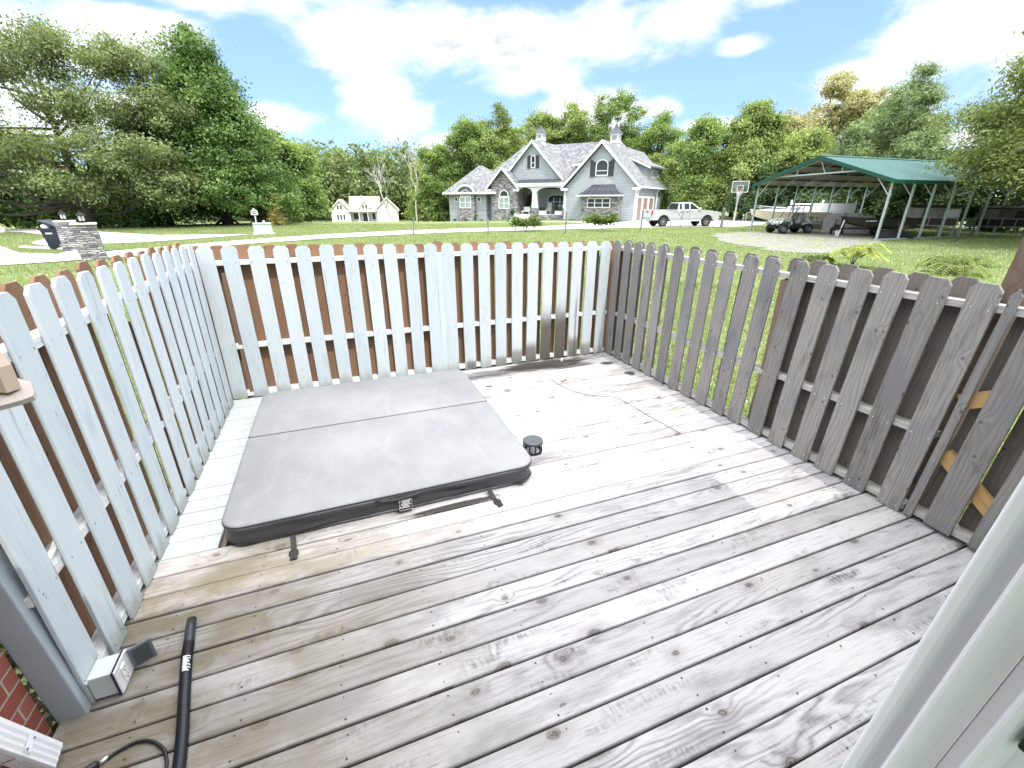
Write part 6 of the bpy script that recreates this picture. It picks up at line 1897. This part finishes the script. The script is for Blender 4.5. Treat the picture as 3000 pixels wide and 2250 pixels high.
# behind the grey house
for i, (x, y, h, r, lm, lb) in enumerate((
    (17.0, 75, 11.2, 3.8, 'mid', 'lower tree peeping over the far wing of the grey house'),
    (20.8, 73, 14.6, 4.4, 'mid', 'tall tree with a loose leader behind the far wing of the grey house'),
    (25.2, 72, 15.8, 4.6, 'light', 'tall tree with twin tops just behind the stone entry of the grey house'),
    (29.5, 78, 13.4, 4.2, 'light', 'lower tree in the dip behind the first cupola'),
    (34.6, 78, 16.2, 4.8, 'light', 'pointed tree standing behind the ridge between the two cupolas'),
    (39.6, 75, 17.0, 5.4, 'light', 'tallest tree behind the second cupola of the grey house'),
    (45.0, 70, 18.2, 6.0, 'mid', 'broad tree rising over the garage roof of the grey house'),
    (49.5, 65, 14.6, 4.6, 'mid', 'tree at the garage end of the house, above the shed dormer'),
    (45.5, 56, 9.6, 4.2, 'light', 'low bright tree behind the silver truck'),
    (41.5, 46.5, 11.0, 2.5, 'mid', 'slim upright tree with a loose top next to the basketball hoop'),
    (46.2, 43.5, 12.2, 4.4, 'light', 'full bright tree right behind the basketball hoop'),
    (49.0, 39.5, 9.0, 3.8, 'light', 'bright tree showing over the low end of the carport roof'),
    (53.5, 52, 14.2, 4.4, 'dark', 'dark slender tree between the bright tree and the tan tree'),
    (60.0, 45.8, 16.6, 6.2, 'tan', 'tan-tinged tree in seed above the carport gable'),
    (63.5, 40.5, 12.6, 4.8, 'mid', 'green tree between the tan tree and the pines'),
)):
    per = 115
    tree('broadleaf_tree', lb, (x, y), h, lobes_round(rng0, h, r, .4, 18, .6), 430 if lm != 'tan' else 800, per, .95, .29, LM[lm], .24, 60+i, 14, 1.)
# dark undergrowth behind the carport and along the drive
for i, (x, y, h, r, lm, lb) in enumerate((
    (44.5, 39.0, 5.5, 3.2, 'yew', 'dark shrub behind the basketball hoop pole'),
    (43.0, 33.0, 4.6, 2.8, 'yew', 'dark shrub behind the cream motorboat'),
    (46.5, 28.5, 6.0, 3.6, 'yew', 'deep green evergreen behind the white vinyl fence'),
    (46.5, 24.0, 6.4, 3.6, 'yew', 'deep green evergreen seen under the carport roof, behind the boards'),
    (46.0, 19.8, 6.6, 3.6, 'yew', 'deep green evergreen behind the weathered hutch'),
    (45.5, 15.2, 6.8, 3.8, 'yew', 'deep green evergreen behind the darker hutch'),
    (39.5, 51.5, 5.2, 3.0, 'mid', 'rounded shrub just past the rear of the grey house'),
)):
    tree('evergreen_shrub', lb, (x, y), h, lobes_round(rng0, h, r, .0, 11), 150, 80, .9, .3, LM[lm], .14, 80+i, 10, .3, M_BARKD, cat='shrub')
# pines
def pine_lobes(h, r, rng):
    o = []
    for k in range(16):
        u = k/15; z = .9+(h-2.0)*u; rr_ = r*(1-u**1.5)*.62+.25
        for j in range(3):
            a = k*2.1+j*2.09+rng.uniform(-.3, .3); o.append((rr_*.85*math.cos(a), rr_*.85*math.sin(a), z, rr_*.62+.2, rr_*.62+.2, .42))
    for k in range(6): o.append((rng.uniform(-.5, .5), rng.uniform(-.5, .5), h-1.3+.2*k, .25, .25, .5))
    return o
for i, (x, y, h, r, lb) in enumerate(((51.2, 30.6, 13.8, 6.6, 'tallest feathery pine with candle shoots, behind the carport'), (54.0, 34.6, 12.6, 5.2, 'feathery pine standing behind the tallest pine, nearer the tan tree'), (47.8, 33.0, 8.6, 4.2, 'low spreading pine over the carport ridge'))):
    tree('pine_tree', lb, (x, y), h, pine_lobes(h, r*1.12, rng0), 760, 85, .85, .44, LM['pine'], .26, 90+i, 30, 1., asp=.16, flat=.55, shell=.5)
# big overhanging tree at the edge
bl = []
TX, TY = 37.6, 10.6
def at_be(b, e, r):
    b = b+4.4
    return (r*math.sin(R(b))-TX, r*math.cos(R(b))-TY, CAMZ+r*math.tan(R(e))-gz(TX, TY))
for b, e, r, q in ((64.8, 14.2, 34, 1.5), (63.2, 12.0, 35, 1.6), (66, 11.5, 34, 2.0), (64.0, 9.6, 34, 2.0), (62.3, 8.9, 36, 1.6), (66.5, 8.2, 33, 2.3), (62.6, 6.6, 35, 2.0), (60.9, 6.4, 37, 1.4), (65, 6.2, 33, 2.2), (60.6, 4.5, 36, 1.5), (62.8, 4.2, 34, 1.9), (65.5, 3.9, 32.5, 2.1),
                   (61.4, 2.7, 35, 1.3), (63.8, 2.3, 33.5, 1.5), (66.2, 1.9, 32, 1.7), (68, 10, 34, 2.6), (69, 6, 33, 2.6), (68.5, 2.6, 32, 2.0), (68, 14, 36, 2.4), (59.6, 3.2, 37, 1.0), (63.4, 14.6, 36, 1.0)):
    bl.append((*at_be(b, e, r), q, q, q*.62))
for k in range(22):
    a = rng0.uniform(-1.7, 1.9); u = rng0.uniform(0, 1); z = 3.0+12.2*u; rr_ = 7.6*(1-(abs(u-.35)/.8)**2)*rng0.uniform(.3, 1)
    bl.append((rr_*math.cos(a), rr_*math.sin(a), z, rng0.uniform(1.6, 2.6), rng0.uniform(1.6, 2.6), rng0.uniform(.7, 1.1)))
tree('overhanging_tree', 'large feathery-leaved tree hanging over the low end of the carport roof', (TX, TY), 15.0, bl, 1250, 115, 1.0, .24, LM['big'], .42, 101, 60, 2.2, M_BARKD, asp=.34, flat=.45, shell=.55)
tree('broadleaf_tree', 'dark tree filling in behind the overhanging tree', (50, 14), 13, lobes_round(rng0, 13, 6.5, .3, 16), 200, 80, 1.3, .4, LM['dark'], .3, 102, 20, 1.)

# ------------------------------------------------------------------ vines, sapling, sumac, weeds
M_VINEL = leaf_mat('vine_leaf', (.07, .12, .03), (.17, .22, .07), .4)
def vine(label, loc, spread, h, seed):
    rng = np.random.default_rng(seed)
    t = thing('trained_vine', label, 'vine', (loc[0], loc[1], gz(*loc)), R(-20), 'leafy vines in the lawn')
    m = MB(); tips = []
    m.tube(spline([(0, 0, -.05), (.05, 0, .25), (-.04, 0, .5), (.02, 0, h*.55)], 5), .022, 6)
    for s in (-1, 1):
        for k in range(4):
            e = (s*spread*rng.uniform(.3, 1), rng.uniform(-.35, .35), h*(.55+.12*k)); tips.append(e)
            m.tube(spline([(0, 0, h*.5), (e[0]*.5, e[1]*.5, e[2]+.12), e], 5), .012, 5)
    m.build('stem', M_BARK, t)
    P, N = [], []
    for e in tips:
        for f in np.linspace(.15, 1, 7):
            c = np.array(e)*f; c[2] = h*.5+(e[2]-h*.5)*f+.06
            P.append(c+rng.normal(size=(26, 3))*np.array([.16, .16, .11])); N.append(rng.normal(size=(26, 3))+np.array([0, -.3, .8]))
    leaf_cloud('foliage', M_VINEL, np.concatenate(P), np.concatenate(N), .17, .8, rng, t, fold=.1)
vine('low bushy vine before the porch of the grey house', (13.3, 31.8), 1.35, .95, 1)
vine('taller open vine with bare stem before the stone bay window', (18.6, 29.9), 1.45, 1.15, 2)
sp = thing('bare_sapling', 'thin leafless sapling with curling twigs before the silver truck', 'sapling', (25.9, 30.05, gz(26, 30)))
m = MB()
m.tube(spline([(0, 0, -.05), (-.02, 0, .4), (.05, 0, .75), (.10, 0, 1.25)], 6), [.02]*19, 5)
for P in ([(.04, 0, .7), (-.35, .05, 1.15), (-.8, .05, 1.30), (-1.2, 0, 1.38), (-1.5, 0, 1.30)], [(.08, 0, 1.1), (.3, 0, 1.35), (.55, 0, 1.22), (.8, 0, 1.35), (1.05, 0, 1.18)], [(-.6, .05, 1.25), (-.7, 0, 1.45), (-.95, 0, 1.42)], [(.1, 0, 1.2), (.0, 0, 1.5), (.2, 0, 1.6)]):
    m.tube(spline(P, 5), .015, 5)
m.build('stem', M_BARKD, sp)
def sumac(name, label, loc, n, L_, seed, mat, h=.55, leaf=.16):
    rng = np.random.default_rng(seed)
    t = thing(name, label, 'plant', (loc[0], loc[1], gz(*loc)))
    m = MB(); P, N, T = [], [], []
    vs, fs = [], []
    for k in range(n):
        a = 2*PI*k/n+rng.uniform(-.2, .2); up = rng.uniform(.45, .95)
        pts = spline([(0, 0, 0), (.12*math.cos(a), .12*math.sin(a), h*up*.8), (L_*.55*math.cos(a), L_*.55*math.sin(a), h*up+.16), (L_*math.cos(a), L_*math.sin(a), h*up-.06)], 6)
        m.tube(pts, .008, 5)
        for j in range(6, len(pts)):
            p = Vector(pts[j]); d = (Vector(pts[min(j+1, len(pts)-1)])-Vector(pts[j-1])).normalized(); s_ = d.cross(Vector((0, 0, 1))).normalized()
            for sg in (-1, 1):
                ax = (s_*sg+d*.5+Vector((0, 0, -.12))).normalized(); l_ = leaf*(1.1-.5*abs(j/len(pts)-.6)); w = ax.cross(Vector((0, 0, 1))).normalized()*l_*.27
                b = len(vs); vs += [tuple(p), tuple(p+ax*l_*.4+w), tuple(p+ax*l_), tuple(p+ax*l_*.4-w)]; fs.append((b, b+1, b+2, b+3))
    m.build('stem', M_BARK, t)
    MB().add(vs, fs).build('leaf', mat, t)
    return t
M_SUM = leaf_mat('yellow_green_leaf', (.28, .33, .08), (.46, .48, .16), .5)
sumac('sumac_plant', 'yellow-green feathered plant just over the grey fence', (16.3, 10.25), 11, .85, 3, M_SUM, .72, .26)
sumac('sumac_plant', 'green feathered plant low beside the yellow-green one', (15.5, 11.0), 9, .55, 4, leaf_mat('green_sumac_leaf', (.10, .15, .05), (.20, .27, .09), .4), .32, .2)
sumac('broadleaf_weed', 'green weed leaves sticking out beside the tall timber post', (9.2, 4.0), 8, .4, 6, M_LEAFY, .75, .22)
sumac('broadleaf_weed', 'low green weeds at the lawn edge near the overhanging tree', (19.5, 9.2), 14, .8, 7, M_LEAFY, .18, .2)
for i, (x, y) in enumerate(((20.8, 9.3), (18.0, 8.2))):
    sumac('broadleaf_weed', ('low green weeds spreading behind the first weed patch', 'low weeds nearest the garden gate side of the lawn')[i], (x, y), 12, .8, 9+i, M_LEAFY, .15, .18)

# ------------------------------------------------------------------ grass and clover
def grass(name, label, n, size, sampler, seed, mats):
    rng = np.random.default_rng(seed)
    xy = sampler(rng, n); n = len(xy)
    z = np.array([gz(a, b) for a, b in xy])
    a = rng.uniform(0, 2*PI, n); h = size*rng.uniform(.5, 1.3, n); w = size*.10+.004
    bx, by = np.cos(a), np.sin(a)
    lean = rng.normal(size=(n, 2))*.45
    co = np.empty((n, 3, 3), np.float32)
    co[:, 0] = np.stack([xy[:, 0]-bx*w, xy[:, 1]-by*w, z-.01], 1); co[:, 1] = np.stack([xy[:, 0]+bx*w, xy[:, 1]+by*w, z-.01], 1)
    co[:, 2] = np.stack([xy[:, 0]+lean[:, 0]*h, xy[:, 1]+lean[:, 1]*h, z+h], 1)
    me = bpy.data.meshes.new(name)
    me.vertices.add(n*3); me.vertices.foreach_set('co', co.ravel())
    me.loops.add(n*3); me.loops.foreach_set('vertex_index', np.arange(n*3, dtype=np.int32))
    me.polygons.add(n); me.polygons.foreach_set('loop_start', np.arange(0, n*3, 3, dtype=np.int32))
    me.materials.append(mats); me.update(calc_edges=True)
    o = bpy.data.objects.new(name, me); COL.objects.link(o)
    return tag(o, label, 'grass', kind='stuff')
M_GRASS = leaf_mat('grass_blade', (.145, .205, .075), (.26, .31, .145), .5, hue=(.36, .35, .20))
ROADS = [o.name for o in COL.objects if o.name in ('driveway', 'road', 'side_road', 'garden_path', 'gravel_patch')]
def inside_poly(pts, poly):
    x, y = pts[:, 0], pts[:, 1]; c = np.zeros(len(pts), bool); n = len(poly)
    for i in range(n):
        x0, y0 = poly[i]; x1, y1 = poly[(i+1) % n]
        k = ((y0 > y) != (y1 > y)) & (x < (x1-x0)*(y-y0)/((y1-y0) or 1e-9)+x0)
        c ^= k
    return c
from mathutils.bvhtree import BVHTree
BV = []
for nme in ROADS:
    me = bpy.data.objects[nme].data
    BV.append((nme, BVHTree.FromPolygons([(v.co.x, v.co.y, 0) for v in me.vertices], [tuple(p.vertices) for p in me.polygons])))
def clear(xy, rng):
    keep = np.ones(len(xy), bool)
    for i, (a, b) in enumerate(xy):
        if -1.35 < a < 3.45 and -1 < b < 5.2: keep[i] = False; continue
        if a < -1.3 and b < 1.7: keep[i] = False; continue
        if math.hypot(a, b) > 14:
            for nme, t in BV:
                if t.ray_cast((a, b, 1), (0, 0, -1))[0] is not None:
                    keep[i] = nme == 'gravel_patch' and rng.random() < .10; break
    return xy[keep]
def near_s(rng, n):
    b = rng.uniform(R(-50), R(88), n); r = 3.2+rng.uniform(0, 1, n)**.8*11
    return clear(np.stack([r*np.sin(b), r*np.cos(b)], 1), rng)
def far_s(rng, n):
    b = rng.uniform(R(-30), R(72), n); r = 13+rng.uniform(0, 1, n)**.85*34
    return clear(np.stack([r*np.sin(b), r*np.cos(b)], 1), rng)
grass('grass_blades', 'mown lawn grass close to the deck, seen through the fence gaps', 110000, .085, near_s, 1, M_GRASS)
grass('grass_tufts', 'lawn grass spreading from the fence to the driveway and carport', 170000, .10, far_s, 2, M_GRASS)
def clover():
    rng = np.random.default_rng(12)
    P = []
    for (cx, cy, sx, sy, n) in ((21, 9, 6, 4, 1100), (9, 4, 3, 4, 500), (22, 14, 3, 2, 400), (-9.5, 17.5, 3, 2.5, 450), (-7, 20.5, 2, 1, 150), (14, 18, 6, 6, 500), (27, 12, 5, 3, 700)):
        P.append(np.stack([rng.normal(cx, sx, n), rng.normal(cy, sy, n)], 1))
    xy = clear(np.concatenate(P), rng)
    z = np.array([gz(a, b) for a, b in xy])+rng.uniform(.05, .10, len(xy))
    o = leaf_cloud('clover_flowers', simple('clover_white', (.50, .51, .42), .8), np.column_stack([xy, z]), rng.normal(size=(len(xy), 3))+np.array([0, -.3, 1]),   .028, 1., rng)
    tag(o, 'white clover heads dotted through the lawn', 'clover', kind='stuff')
clover()
